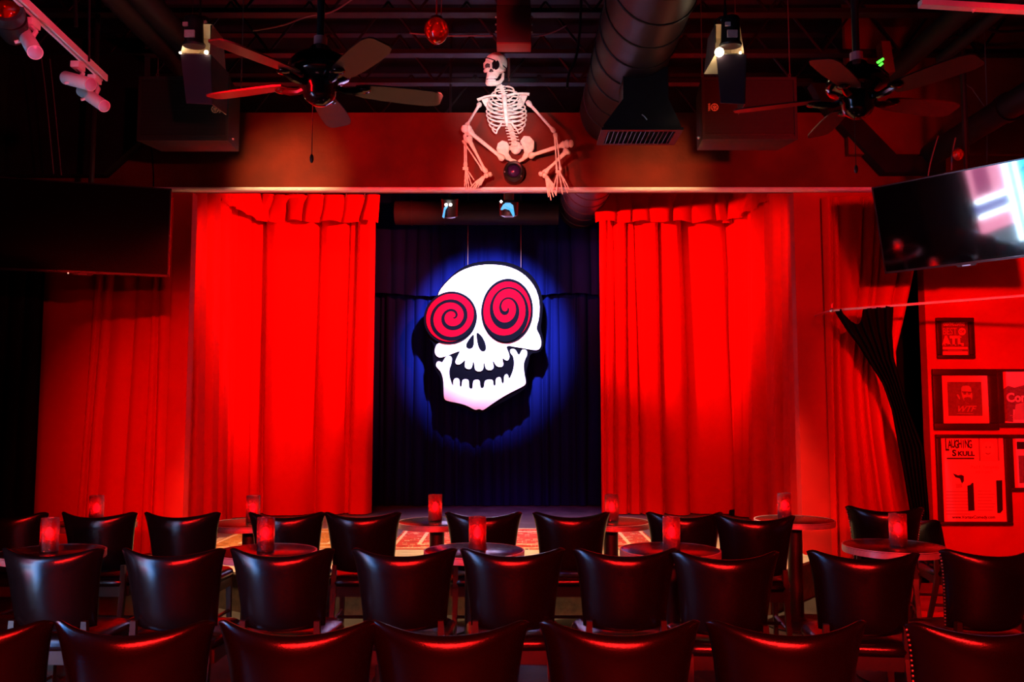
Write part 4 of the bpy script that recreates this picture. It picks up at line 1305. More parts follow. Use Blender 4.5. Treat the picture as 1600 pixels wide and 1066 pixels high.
# ------------------------------------------------------------------ skeleton on the ledge
def make_skeleton():
    t = thing('skeleton', 'white plastic skeleton with black eye patch squatting on the ledge over the stage', 'skeleton', (0.0, 7.45, zt))
    def S(px, py, d):
        return W(px, py, 7.62 - (7.62 - d) * 0.72)
    # skull
    head = S(774.5, 108, 7.40)
    RM = (Matrix.Rotation(R(-17), 3, 'Z') @ Matrix.Rotation(R(5), 3, 'Y') @ Matrix.Rotation(R(8), 3, 'X'))
    k = 1.20
    def H(x, y, z):
        return head + RM @ (Vector((x, y, z)) * k)
    b = MB()
    b.ball(H(0, 0.015, 0.045), (0.078 * k, 0.095 * k, 0.078 * k), 28, 18, RM)
    b.ball(H(0, -0.055, 0.045), (0.062 * k, 0.045 * k, 0.055 * k), 22, 14, RM)
    b.ball(H(0, -0.052, -0.035), (0.048 * k, 0.045 * k, 0.052 * k), 22, 14, RM)
    for s in (-1, 1):
        b.tube([H(s * 0.070, 0.0, -0.01), H(s * 0.066, -0.045, -0.022), H(s * 0.046, -0.082, -0.026), H(s * 0.02, -0.095, -0.02)], [0.010 * k, 0.013 * k, 0.016 * k, 0.012 * k], 10)
        b.tube([H(s * 0.012, -0.092, 0.026), H(s * 0.035, -0.096, 0.032), H(s * 0.06, -0.075, 0.022), H(s * 0.068, -0.05, 0.0)], [0.011 * k, 0.012 * k, 0.012 * k, 0.010 * k], 10)
    b.tube([H(0, -0.088, 0.02), H(0, -0.102, -0.004), H(0, -0.104, -0.014)], [0.014 * k, 0.010 * k, 0.006 * k], 10)
    b.ball(H(0, -0.075, -0.068), (0.034 * k, 0.026 * k, 0.016 * k), 18, 10, RM)
    sk = b.build('skull', BONE, t, world=True, smooth=180)
    jw = MB()
    jw.tube([H(0.060, 0.005, -0.03), H(0.058, -0.005, -0.075), H(0.047, -0.04, -0.108), H(0.028, -0.078, -0.122), H(0, -0.092, -0.126), H(-0.028, -0.078, -0.122), H(-0.047, -0.04, -0.108), H(-0.058, -0.005, -0.075), H(-0.060, 0.005, -0.03)], [0.009 * k, 0.013 * k, 0.015 * k, 0.017 * k, 0.019 * k, 0.017 * k, 0.015 * k, 0.013 * k, 0.009 * k], 10)
    jw.build('lower_jaw', BONE, sk, world=True, smooth=180)
    for nm, z0, sgn in (('upper_teeth', -0.083, 1), ('lower_teeth', -0.101, -1)):
        te = MB()
        for i in range(-4, 5):
            a = i * 0.2
            te.ball(H(0.040 * math.sin(a), -0.062 - 0.036 * math.cos(a), z0), (0.0052 * k, 0.006 * k, 0.0085 * k), 8, 6, RM)
        tag(te.build(nm, mat('teeth', (0.85, 0.78, 0.66), 0.4, var=0.05), sk, world=True, smooth=180), kind='stuff')
    MB().tube([H(-0.036, -0.088, -0.092), H(0, -0.096, -0.093), H(0.036, -0.088, -0.092)], 0.004 * k, 6).build('mouth_gap_shade', BONEDARK, sk, world=True)
    MB().ball(H(-0.032, -0.088, 0.004), (0.0205 * k, 0.014 * k, 0.019 * k), 18, 12, RM).build('eye_socket_shade', BONEDARK, sk, world=True, smooth=180)
    ns = MB()
    for s in (-1, 1):
        ns.tube([H(s * 0.003, -0.101, -0.022), H(s * 0.010, -0.096, -0.043)], [0.004 * k, 0.009 * k], 8)
    ns.build('nose_cavity_shade', BONEDARK, sk, world=True)
    pt = MB().ball(H(0.032, -0.098, 0.006), (0.030 * k, 0.012 * k, 0.036 * k), 20, 12, RM).build('eye_patch', BLACKCLOTH, t, world=True, smooth=180)
    st = []
    for i in range(25):
        a = 2 * PI * i / 24
        st.append(H(0.080 * math.sin(a), 0.0 - 0.104 * math.cos(a), 0.035 - 0.030 * math.sin(a) + 0.012 * math.cos(a)))
    MB().tube(st, 0.0045, 6, cap=False).build('strap', BLACKCLOTH, pt, world=True)
    # spine
    pts = [(782, 134, 7.46), (785, 142, 7.48), (788, 150, 7.50), (791, 165, 7.55), (793, 180, 7.565), (796, 195, 7.55), (799, 205, 7.52), (802, 216, 7.50), (805, 228, 7.50)]
    P = [S(*p) for p in pts]
    sp = MB()
    nvt = 20
    for i in range(nvt):
        u = i / (nvt - 1) * (len(P) - 1)
        j = min(int(u), len(P) - 2)
        c = P[j].lerp(P[j + 1], u - j)
        r_ = 0.017 + 0.012 * i / nvt
        sp.lathe([(r_ * 0.8, -0.011), (r_, -0.008), (r_ * 0.8, 0), (r_, 0.008), (r_ * 0.8, 0.011)], 12, Matrix.Translation(c))
        for s in (-1, 1):
            sp.tube([c, c + Vector((s * (r_ + 0.022), 0.012, 0.0))], [0.007, 0.004], 6)
    tag(sp.build('spine', BONE, t, world=True, smooth=50), kind='stuff')
    # rib cage
    rc = bpy.data.objects.new('rib_cage', None)
    COL.objects.link(rc)
    rc.parent = t
    wv_ = [15, 21, 25, 28, 30, 31, 31, 30, 28, 24]
    st_ = [10, 9, 9, 9, 9, 10, 14, 22, 34, 46]
    px2m = 7.45 / FPX
    starts = {}
    for i in range(10):
        yf = 155 + 6.1 * i
        if i >= 6:
            yf = 155 + 6.1 * i + (i - 6) * 1.0
        xc = 788.5 + 0.5 * i
        for s in (-1, 1):
            pp, rr = [], []
            for j in range(15):
                ph = R(st_[i] + (176 - st_[i]) * j / 14)
                x = xc + s * wv_[i] * math.sin(ph)
                y = yf - 17 * (1 - math.cos(ph)) / 2 - 3 * math.sin(ph) ** 2 + (3 if i < 2 else 0) * math.cos(ph)
                d = 7.47 - 0.105 * math.cos(ph) * (0.7 + 0.05 * min(i, 6))
                pp.append(S(x, y, d))
                rr.append(0.0075 if 0 < j < 14 else 0.006)
            starts[(i, s)] = pp[0]
            MB().tube(pp, rr, 7).build('rib', BONE, rc, world=True, smooth=180)
    stn = [S(787.5, 150, 7.385), S(788.5, 160, 7.375), S(790, 176, 7.365), S(791.5, 190, 7.37), S(792, 198, 7.38)]
    MB().tube(stn, [0.026, 0.02, 0.017, 0.016, 0.006], 10).build('sternum', BONE, rc, world=True, smooth=180)
    for s in (-1, 1):
        for i in range(6):
            a = starts[(i, s)]
            MB().tube([a, S(788.5 + 0.5 * i + s * 1.5, 154 + 6.3 * i, 7.372)], 0.0075, 6).build('rib_cartilage', BONE, rc, world=True)
        MB().tube([starts[(9, s)], starts[(8, s)], starts[(7, s)], starts[(6, s)], S(791 + s * 2, 192, 7.37)], [0.006, 0.008, 0.009, 0.009, 0.010], 7).build('rib_cartilage', BONE, rc, world=True, smooth=180)
    # shoulder girdle
    MB().tube([S(787 - 4, 151, 7.39), S(772, 148.5, 7.38), S(758, 151, 7.42), S(746, 156.5, 7.43)], [0.014, 0.010, 0.010, 0.015], 8).build('clavicle', BONE, t, world=True, smooth=180)
    MB().tube([S(787 + 4, 150, 7.39), S(804, 146.5, 7.38), S(816, 146, 7.42), S(827, 147.5, 7.43)], [0.014, 0.010, 0.010, 0.015], 8).build('clavicle', BONE, t, world=True, smooth=180)
    for pts in ([(750, 152, 7.47), (764, 150, 7.53), (772, 176, 7.56), (758, 166, 7.52)], [(825, 147, 7.47), (812, 147, 7.53), (806, 172, 7.56), (820, 160, 7.52)]):
        MB().prism([S(*p) for p in pts], (0, 0.012, 0)).build('shoulder_blade', BONE, t, world=True, bevel=0.004)
    def bone(name, a, b, r0, r1, mid=0.55, bow=None):
        d = b - a
        pts = [a, a + d * 0.06, a + d * 0.16, a + d * 0.5, a + d * 0.84, a + d * 0.94, b]
        if bow is not None:
            pts[3] = pts[3] + bow
        rr = [r0 * 0.75, r0, r0 * mid, min(r0, r1) * mid, r1 * mid, r1, r1 * 0.75]
        return MB().tube(pts, rr, 10).build(name, BONE, t, world=True, smooth=180)
    # arms
    sl, el, wl = S(750, 162, 7.42), S(729, 197, 7.24), S(727.5, 261, 7.30)
    bone('upper_arm_bone', sl, el, 0.024, 0.022)
    bone('ulna', el + Vector((-0.006, 0, -0.05)), wl + Vector((0.008, 0, 0)), 0.013, 0.011)
    bone('radius', el + Vector((-0.02, 0.02, -0.07)), wl + Vector((-0.008, 0, 0)), 0.011, 0.012)
    sr, er, wr_ = S(824, 159, 7.42), S(866.5, 206, 7.24), S(872.5, 266, 7.20)
    bone('upper_arm_bone', sr, er, 0.026, 0.022)
    bone('ulna', er + Vector((0.0, 0, -0.01)), wr_ + Vector((-0.014, 0, 0)), 0.015, 0.011)
    bone('radius', er + Vector((0.012, -0.01, -0.015)), wr_ + Vector((0.018, 0, 0)), 0.012, 0.013)
    def hand(wr0, tips):
        h = MB()
        for i in range(8):
            h.ball(wr0 + Vector(((i % 4 - 1.5) * 0.012, -0.004, -0.008 - 0.013 * (i // 4))), (0.009, 0.008, 0.008), 8, 6)
        for (tp, bend) in tips:
            a = wr0 + Vector(((tp.x - wr0.x) * 0.15, 0, -0.02))
            kn = a.lerp(tp, 0.42) + Vector((0, -bend, 0))
            k2 = a.lerp(tp, 0.68) + Vector((0, -bend * 0.9, 0))
            k3 = a.lerp(tp, 0.86) + Vector((0, -bend * 0.4, 0))
            h.tube([a, a.lerp(kn, .5), kn * 0.98 + a * 0.02, kn, kn.lerp(k2, .5), k2, k2.lerp(k3, .5), k3, tp], [0.006, 0.0045, 0.006, 0.0075, 0.0045, 0.0065, 0.004, 0.006, 0.003], 7)
        return tag(h.build('hand_bones', BONE, t, world=True, smooth=180), kind='stuff')
    hand(wl, [(S(x, y, 7.30), 0.006) for x, y in ((726, 292), (729, 297), (733, 296), (737, 290), (741, 282))])
    hand(wr_, [(S(x, y, 7.16), 0.012) for x, y in ((863, 301), (869, 306), (879, 304), (887, 302), (890, 297))])
    # legs
    hl, kl, al = S(787, 249, 7.44), S(729, 204, 7.20), S(760, 270, 7.34)
    bone('thigh_bone', hl, kl + Vector((0.01, 0, 0)), 0.032, 0.036, 0.52)
    MB().ball(kl + Vector((-0.015, -0.008, 0.012)), (0.034, 0.03, 0.036), 14, 10).ball(kl + Vector((0.022, -0.012, 0.008)), (0.026, 0.028, 0.034), 14, 10).build('knee_joint', BONE, t, world=True, smooth=180)
    bone('shin_bone', kl + Vector((0.008, 0, -0.055)), al, 0.040, 0.024, 0.5)
    bone('fibula', kl + Vector((-0.035, 0.02, -0.08)), al + Vector((-0.03, 0.01, 0.02)), 0.013, 0.012)
    hr, kr, ar = S(827, 244, 7.44), S(888, 225, 7.20), S(851, 270, 7.30)
    bone('thigh_bone', hr, kr + Vector((-0.02, 0, 0)), 0.032, 0.034, 0.52)
    MB().ball(kr + Vector((-0.012, -0.008, -0.002)), (0.03, 0.028, 0.036), 14, 10).ball(kr + Vector((0.022, -0.01, 0.0)), (0.024, 0.028, 0.034), 14, 10).build('knee_joint', BONE, t, world=True, smooth=180)
    bone('shin_bone', kr + Vector((-0.002, 0, -0.05)), ar, 0.042, 0.026, 0.5)
    bone('fibula', kr + Vector((-0.02, 0.03, -0.07)), ar + Vector((-0.02, 0.02, 0.01)), 0.012, 0.011)
    def foot(an, tips, heel):
        f = MB()
        f.ball(heel, (0.024, 0.035, 0.022), 12, 8)
        f.ball(an + Vector((0, -0.02, -0.03)), (0.024, 0.035, 0.022), 12, 8)
        for tp in tips:
            a = an + Vector(((tp.x - an.x) * 0.2, -0.03, -0.04))
            m1 = a.lerp(tp, 0.55) + Vector((0, -0.004, 0.006))
            m2 = a.lerp(tp, 0.8) + Vector((0, -0.004, 0.004))
            f.tube([a, a.lerp(m1, .5), m1, m1.lerp(m2, .5), m2, tp], [0.009, 0.006, 0.0085, 0.005, 0.007, 0.004], 7)
        return tag(f.build('foot_bones', BONE, t, world=True, smooth=180), kind='stuff')
    foot(al, [S(x, y, 7.34) for x, y in ((735, 293), (738, 296), (742, 295.5), (747, 293), (751, 290))], al + Vector((0.03, 0.02, -0.01)))
    foot(ar, [S(x, y, 7.20) for x, y in ((857, 308), (861, 313), (865, 308), (869, 306), (871, 300))], ar + Vector((-0.03, 0.03, 0.0)))
    # pelvis
    pv = bpy.data.objects.new('pelvis', None)
    COL.objects.link(pv)
    pv.parent = t
    def CP(pts, d):
        out = []
        for x, y in pts:
            out.append(S(700 + x / 4.264, 70 + y / 4.264, d))
        return out
    MB().prism(CP([(332, 655), (360, 635), (395, 645), (412, 680), (402, 720), (425, 755), (462, 768), (462, 785), (420, 775), (370, 755), (335, 725), (322, 690)], 7.44), (0, 0.035, 0)).build('hip_bone', BONE, pv, world=True, bevel=0.009, segs=3)
    MB().prism(CP([(575, 640), (545, 608), (505, 605), (480, 640), (500, 680), (508, 715), (490, 750), (466, 768), (466, 785), (500, 772), (545, 738), (574, 690)], 7.44), (0, 0.035, 0)).build('hip_bone', BONE, pv, world=True, bevel=0.009, segs=3)
    MB().ball(S(806, 231, 7.52), (0.05, 0.03, 0.06), 16, 10).tube([S(795, 232, 7.50), S(818, 230, 7.50)], 0.018, 8).build('sacrum', BONE, pv, world=True, smooth=180)
    return t


make_skeleton()

# round black camera / speaker mounted under the skeleton
c = W(803, 272, 7.60)
t = thing('wall_camera', 'round black lens housing mounted on the red bulkhead below the skeleton', 'camera', c - Vector((0, 0, 0.1)))
M = Matrix.Translation(c + Vector((0, 0.04, 0))) @ Matrix.Rotation(R(90), 4, 'X')
MB().lathe([(0.09, 0.0), (0.095, 0.10), (0.09, 0.15), (0.075, 0.17), (0.062, 0.165), (0.056, 0.14)], 36, M).build('housing', PLASTIC, t, world=True)
MB().lathe([(0.056, 0.142), (0.05, 0.155), (0.03, 0.168), (0.004, 0.172)], 28, M).build('lens', mat('purple_lens', (0.03, 0.006, 0.05), 0.06, spec=0.9, var=0.05), t, world=True)
for k in range(3):
    a = R(-40 + 115 * k)
    MB().ball(c + Vector((0.083 * math.cos(a), -0.125, 0.083 * math.sin(a))), 0.008, 8, 6).build('screw', CHROME, t, world=True)

# ------------------------------------------------------------------ rod with black cloth at the doorway
ra, rb = W(1300, 485, 7.25), W(1660, 457.5, 6.25)
t = thing('curtain_rod', 'thin white metal rod reaching across the black doorway at the right', 'rod', ra - Vector((0, 0, 0.05)))
MB().tube([ra, rb], 0.0105, 10).build('rod', WHITEPAINT, t, world=True)
MB().ball(ra, 0.02, 12, 8).tube([ra, ra + Vector((0.0, 0.0, 0.05)), ra + Vector((0.008, 0, 0.065))], 0.005, 6).build('rod_end', CHROME, t, world=True)
MB().tube([ra, Vector((ra.x, WALLY + 0.02, ra.z))], 0.008, 6).build('wall_hook', CHROME, t, world=True)
Lpx = [(487, 1304), (515, 1322), (540, 1341), (600, 1379), (640, 1393), (700, 1404), (800, 1424), (900, 1440)]
Rpx = [(487, 1396), (520, 1394), (560, 1397), (600, 1408), (640, 1420), (700, 1444), (800, 1452), (900, 1456)]
rows = []
nv_, nu_ = 60, 70
for j in range(nv_ + 1):
    row = []
    for i in range(nu_ + 1):
        u = i / nu_
        sag = 0.0
        if 0.12 < u < 0.48:
            sag = 22 * math.sin(PI * (u - 0.12) / 0.36) ** 0.7
        elif u > 0.5:
            sag = 3.0 * abs(math.sin((u - 0.5) * 18)) - 3.5
        elif u <= 0.12:
            sag = -3.0
        top = 487 - 8 * u + sag
        y = top + (890 - top) * (j / nv_)
        xl_ = np.interp(y, [p[0] for p in Lpx], [p[1] for p in Lpx])
        xr_ = np.interp(y, [p[0] for p in Rpx], [p[1] for p in Rpx])
        x = xl_ + (xr_ - xl_) * u
        D = 7.23 - 0.28 * u + 0.022 * math.sin(u * 40 + j * 0.02)
        row.append(W(x, y, D))
    rows.append(row)
t = thing('black_cloth', 'black cloth gathered over the rod in front of the drawn aside red curtain', 'cloth', W(1400, 900, 7.2))
MB().grid(rows).build('cloth', BLACKCLOTH, t, smooth=180, world=True, fix=False)

# ------------------------------------------------------------------ framed posters
PY = WALLY
def make_frame(label, box, inner, group='framed posters on the red wall'):
    x0, y0, x1, y1 = box
    a, b = W(x0, y1, PY), W(x1, y0, PY)
    t = thing('picture_frame', label, 'picture', ((a.x + b.x) / 2, PY - 0.015, a.z), group=group)
    ia, ib = W(inner[0], inner[3], PY), W(inner[2], inner[1], PY)
    d0, d1 = PY - 0.035, PY - 0.001
    for (p, q) in (((a.x, a.z), (b.x, ia.z)), ((a.x, ib.z), (b.x, b.z)), ((a.x, ia.z), (ia.x, ib.z)), ((ib.x, ia.z), (b.x, ib.z))):
        MB().box2((p[0], d0, p[1]), (q[0], d1, q[1])).build('frame_bar', FRAMEB, t, world=True, bevel=0.006)
    return t, ia, ib


def poster_plate(t, x0, y0, x1, y1, m, nm, lift):
    a, b = W(x0, y1, PY), W(x1, y0, PY)
    return MB().box2((a.x, PY - 0.010 - lift, a.z), (b.x, PY - 0.009 - lift + 0.001, b.z)).build(nm, m, t, world=True, smooth=0)


def poster_poly(t, pts, m, nm, lift):
    return MB().prism([W(x, y, PY - 0.010 - lift) for x, y in pts], (0, 0.0006, 0)).build(nm, m, t, world=True, smooth=0)


def ptext(t, s, px, py, hpx, m, lift=0.002, **kw):
    o = W(px, py, PY - 0.010 - lift)
    return text_obj('lettering', s, hpx * PY / FPX * 1.42, o, m, t, **kw)


# 1 award
t, ia, ib = make_frame('small black framed award print, topmost on the red wall, with bold capital letters', (1463, 497, 1519, 561), (1470.5, 503.5, 1511, 555))
poster_plate(t, 1470, 503, 1512, 556, PAPERGREY, 'print', 0)
ptext(t, 'CREATIVE LOAFING', 1490.5, 507, 4.4, PAPER, bold=0.002, sx=0.60)
ptext(t, 'BEST', 1484, 518.3, 10.5, PAPERMID, sx=0.72, bold=0.001)
def disc(cx, cy, r):
    return [(cx + r * math.cos(2 * PI * k / 20), cy + r * math.sin(2 * PI * k / 20)) for k in range(20)]
poster_poly(t, disc(1503.2, 518.3, 5.8), PAPER, 'print_dot', 0.002)
ptext(t, 'OF', 1503.2, 518.5, 4.5, PAPERGREY, lift=0.004, bold=0.001)
for s, x in (('A', 1478.5), ('T', 1490), ('L', 1500.5)):
    ptext(t, s, x, 533.5, 14, PAPER, bold=0.007, sx=0.85)
for sl in ((1472, 538.6, 1476.5, 540.4), (1480.5, 538.6, 1485, 540.4), (1487, 538.6, 1493, 540.4), (1496, 538.6, 1501, 540.4), (1496, 526.3, 1501, 528)):
    poster_plate(t, *sl, PAPER, 'serif', 0.0025)
poster_plate(t, 1472, 542.5, 1511, 546, PAPER, 'print_bar', 0.002)
poster_plate(t, 1480, 547.2, 1502, 548.2, PAPERMID, 'print_bar', 0.002)
poster_plate(t, 1472, 549.5, 1511, 555, PAPER, 'print_bar', 0.002)
# 2 portrait
t, ia, ib = make_frame('black framed square print of a bespectacled person with three slanted letters', (1458, 577, 1554.5, 672), (1472, 587, 1541.5, 661.5))
poster_plate(t, 1471, 586, 1542, 662, PAPER, 'mat_board', 0)
poster_plate(t, 1481, 597, 1532, 650, PAPERGREY, 'portrait_print', 0.0012)
face = [(1502, 606), (1504, 603.5), (1509, 602.5), (1514, 603), (1517, 606), (1518, 612), (1519.5, 618), (1519, 623), (1517, 628), (1514, 631.5), (1510, 630), (1506, 626), (1503.5, 620), (1502, 613)]
poster_poly(t, face, PAPERMID, 'face_print', 0.0024)
poster_poly(t, [(1494.5, 617), (1497, 616), (1499, 619), (1500.5, 624), (1498.5, 624)], PAPERMID, 'hand_print', 0.0024)
poster_poly(t, [(1503, 612), (1518.5, 612.5), (1518.5, 613.6), (1503, 613.2)], INK, 'glasses_print', 0.0034)
for gx in (1507.5, 1514.5):
    poster_poly(t, disc(gx, 614.6, 2.4), PAPERGREY, 'lens_print', 0.0032)
poster_poly(t, [(1506, 622), (1511, 620.5), (1517.5, 621.5), (1518, 626), (1515, 631), (1511, 630), (1507, 627)], PAPERGREY, 'beard_print', 0.0032)
ptext(t, 'WTF', 1508, 639.5, 9, PAPERMID, lift=0.004, shear=0.45, bold=0.0015, sx=1.05)
poster_plate(t, 1494, 646, 1519, 646.8, PAPERMID, 'print_line', 0.004)
# 3 big flyer
t, ia, ib = make_frame('large black framed flyer with two dark strips, lowest on the red wall', (1465.5, 679, 1574, 821), (1473, 684.5, 1566, 815))
poster_plate(t, 1472, 684, 1567, 816, PAPER, 'print', 0)
ptext(t, 'L', 1479.5, 696, 19, INK, sx=0.5, bold=0.002)
for i, ch in enumerate('AUGHING'):
    ptext(t, ch, 1484 + i * 5.3, 695 - (i % 2) * 0.8, 12.5, INK, sx=0.5, bold=0.0022)
ptext(t, 'S', 1491, 708.5, 9.5, INK, bold=0.003, sx=1.05)
ptext(t, 'KULL', 1509.5, 709.3, 6.8, INK, bold=0.0025, sx=1.15)
poster_plate(t, 1478.5, 715.3, 1521, 717.6, INK, 'print_bar', 0.002)
# engraving: square with rays and a small skull face
for (x0, y0, x1, y1) in ((1529, 684.5, 1559, 685.2), (1529, 719.5, 1559, 720.2), (1529, 684.5, 1529.7, 720), (1558.3, 684.5, 1559, 720)):
    poster_plate(t, x0, y0, x1, y1, INKDIM, 'engraving_edge', 0.002)
rays = MB()
for k in range(36):
    a = 2 * PI * k / 36
    ca, sa = math.cos(a), math.sin(a)
    r1 = min(14 / max(abs(ca), 1e-3), 17 / max(abs(sa), 1e-3))
    p, q = W(1544 + 10 * ca, 702 + 12 * sa, PY - 0.0125), W(1544 + r1 * ca, 702 + r1 * sa, PY - 0.0125)
    rays.tube([p, q], 0.0016, 4)
tag(rays.build('engraving_rays', INKDIM, t, world=True), kind='stuff')
poster_poly(t, [(1539, 707), (1544, 708.5), (1549, 707), (1547, 710), (1544, 711), (1541, 710)], INKDIM, 'engraving_mouth', 0.002)
for gx in (1541, 1547):
    poster_poly(t, disc(gx, 699, 1.6), INKDIM, 'engraving_eye', 0.002)
ptext(t, 'Paul F. Tompkins', 1539, 730, 4.6, INKDIM, sx=0.95)
ptext(t, 'July 2 - July 5', 1538, 737.5, 4.0, INKDIM, sx=0.9)
poster_poly(t, [(1489, 740), (1497, 743), (1502, 742), (1506, 744), (1506, 752), (1503, 756), (1500, 748), (1493, 746)], INK, 'drawing', 0.002)
poster_poly(t, [(1493, 756), (1503, 756), (1504, 762), (1494, 763)], PAPERMID, 'drawing', 0.002)
for i in range(8):
    y = 768 + i * 5.0
    poster_plate(t, 1477, y, 1511 + (i * 7 % 5), y + 0.9, INKDIM, 'print_line', 0.002)
    if i < 7:
        poster_plate(t, 1527, y - 1, 1548 + (i * 5 % 7), y - 0.2, INKDIM, 'print_line', 0.002)
poster_poly(t, [(1511.5, 759), (1516, 758), (1519, 754.5), (1521, 755), (1523, 798), (1513, 798.5)], INK, 'tape_strip', 0.003)
poster_poly(t, [(1556.5, 751), (1566, 750.5), (1567, 797), (1563, 802), (1558.5, 802)], INK, 'tape_strip', 0.003)
ptext(t, 'www.VortexComedy.com', 1521.5, 808.5, 4.6, INK, sx=0.95, bold=0.0006)
# 4 and 5, cut by the edge of the photograph
t, ia, ib = make_frame('black framed poster with big pale script letters, cut by the right edge', (1558, 577, 1650, 668), (1567.5, 581, 1640, 661))
poster_plate(t, 1567, 580.5, 1641, 662, PAPER, 'print', 0)
poster_poly(t, [(1568, 608), (1575, 603), (1585, 606), (1600, 602), (1640, 602), (1640, 656), (1587, 656), (1589, 640), (1583, 640), (1583, 660), (1570, 658)], PAPERGREY, 'print_scene', 0.0012)
poster_poly(t, [(1587, 632), (1605, 628), (1605, 656), (1584, 656)], PAPERMID, 'print_figure', 0.0024)
ptext(t, 'Com', 1591, 622, 13.5, PAPER, lift=0.004, bold=0.004, sx=0.95)
for i in range(3):
    poster_plate(t, 1577 + i * 3, 649 + 2.6 * i, 1600, 650 + 2.6 * i, PAPERMID, 'print_line', 0.0036)
t, ia, ib = make_frame('black framed print with a dark photograph, lowest right and cut by the edge', (1576, 679, 1650, 768), (1583, 685, 1642, 762))
poster_plate(t, 1582.5, 684, 1643, 763, PAPER, 'print', 0)
poster_plate(t, 1588, 690.5, 1636, 702, INK, 'headline_block', 0.0012)
poster_plate(t, 1592, 712, 1636, 755, PAPERGREY, 'photo_print', 0.0012)

# ------------------------------------------------------------------ chairs
def chair_back_mesh():
    NU, NV = 28, 18
    us = [math.sin(PI / 2 * (-1 + 2 * i / NU)) for i in range(NU + 1)]
    vs = [0.5 - 0.5 * math.cos(PI * j / NV) for j in range(NV + 1)]
    T = 0.037
    def P(u, v, sgn):
        au = abs(u)
        zt_ = 0.866 + 0.038 * au ** 2.1 - 0.022 * max(0, (au - 0.84) / 0.16) ** 2
        zb_ = 0.512 + 0.012 * au ** 2
        z = zb_ + (zt_ - zb_) * v
        hw = 0.195 + 0.04 * v ** 1.25 + 0.013 * v ** 7
        x = u * hw
        base = 0.105 - 0.075 * v + 0.095 * u * u * (0.8 + 0.2 * v)
        th = T * (1 - au ** 7) ** 0.5 * (1 - abs(2 * v - 1) ** (5 if v > .5 else 6)) ** 0.5
        th *= 1 + 0.25 * (1 - u * u) * (1 - (2 * v - 1) ** 2)
        return Vector((x, base + sgn * th, z))
    mb = MB()
    rear = [[P(u, v, -1) for u in us] for v in vs]
    front = [[P(u, v, 1) for u in us[::-1]] for v in vs]
    mb.grid(rear)
    mb.grid(front)
    return mb


def make_chair(label):
    t = thing('dining_chair', label, 'chair')
    mb = chair_back_mesh()
    me_o = mb.build('backrest', VINYL, t, smooth=180)
    bm = bmesh.new()
    bm.from_mesh(me_o.data)
    bmesh.ops.remove_doubles(bm, verts=bm.verts, dist=0.0006)
    bmesh.ops.recalc_face_normals(bm, faces=bm.faces)
    bm.to_mesh(me_o.data)
    bm.free()
    me_o.data.polygons.foreach_set('use_smooth', [True] * len(me_o.data.polygons))
    # nail heads down both sides
    nl = MB()
    for s in (-1, 1):
        for k in range(22):
            v = 0.03 + 0.93 * k / 21
            au = 1.0
            zt_ = 0.866 + 0.038 - 0.022
            z = 0.524 + (zt_ - 0.524) * v
            hw = 0.195 + 0.04 * v ** 1.25 + 0.013 * v ** 7
            y = 0.105 - 0.075 * v + 0.095 * (0.8 + 0.2 * v)
            nl.ball((s * hw, y - 0.006, z), 0.0045, 6, 4)
    tag(nl.build('nailhead_trim', CHROME, t, smooth=180), kind='stuff')
    # seat cushion
    N = 32
    def ring(sc, z):
        out = []
        for k in range(N):
            a = 2 * PI * k / N
            ca, sa = math.cos(a), math.sin(a)
            e = 0.42
            x = 0.225 * abs(ca) ** e * (1 if ca > 0 else -1)
            y = 0.215 * abs(sa) ** e * (1 if sa > 0 else -1)
            out.append(Vector((x * sc * (1 + 0.06 * (y / 0.215)), 0.30 + y * sc, z)))
        return out
    rings = [ring(0.93, 0.425), ring(1.0, 0.435), ring(1.015, 0.452), ring(0.985, 0.475), ring(0.9, 0.490), ring(0.6, 0.500), ring(0.2, 0.503)]
    vs = [p for r_ in rings for p in r_]
    fs = [tuple(range(N - 1, -1, -1))]
    for j in range(len(rings) - 1):
        for k in range(N):
            fs.append((j * N + k, j * N + (k + 1) % N, j * N + N + (k + 1) % N, j * N + N + k))
    fs.append(tuple(range((len(rings) - 1) * N, len(rings) * N)))
    MB().add(vs, fs).build('seat', VINYL, t, smooth=60)
    b = MB()
    b.box2((-0.19, 0.10, 0.365), (0.19, 0.125, 0.427)).box2((-0.20, 0.475, 0.365), (0.20, 0.50, 0.427)).box2((-0.205, 0.125, 0.365), (-0.18, 0.475, 0.427)).box2((0.18, 0.125, 0.365), (0.205, 0.475, 0.427))
    b.build('seat_frame', DARKWOOD, t, smooth=0)
    for s in (-1, 1):
        MB().tube([(s * 0.185, 0.03, 0), (s * 0.178, 0.085, 0.25), (s * 0.175, 0.115, 0.42), (s * 0.172, 0.113, 0.56)], [0.018, 0.021, 0.024, 0.018], 4).build('leg', DARKWOOD, t, smooth=0)
    for s in (-1, 1):
        MB().tube([(s * 0.195, 0.485, 0), (s * 0.188, 0.48, 0.38)], [0.017, 0.024], 4).build('leg', DARKWOOD, t, smooth=0)
    for s in (-1, 1):
        MB().tube([(s * 0.183, 0.07, 0.2), (s * 0.191, 0.48, 0.2)], 0.012, 6).build('stretcher', DARKWOOD, t)
    MB().tube([(-0.187, 0.28, 0.2), (0.187, 0.28, 0.2)], 0.012, 6).build('stretcher', DARKWOOD, t)
    return t


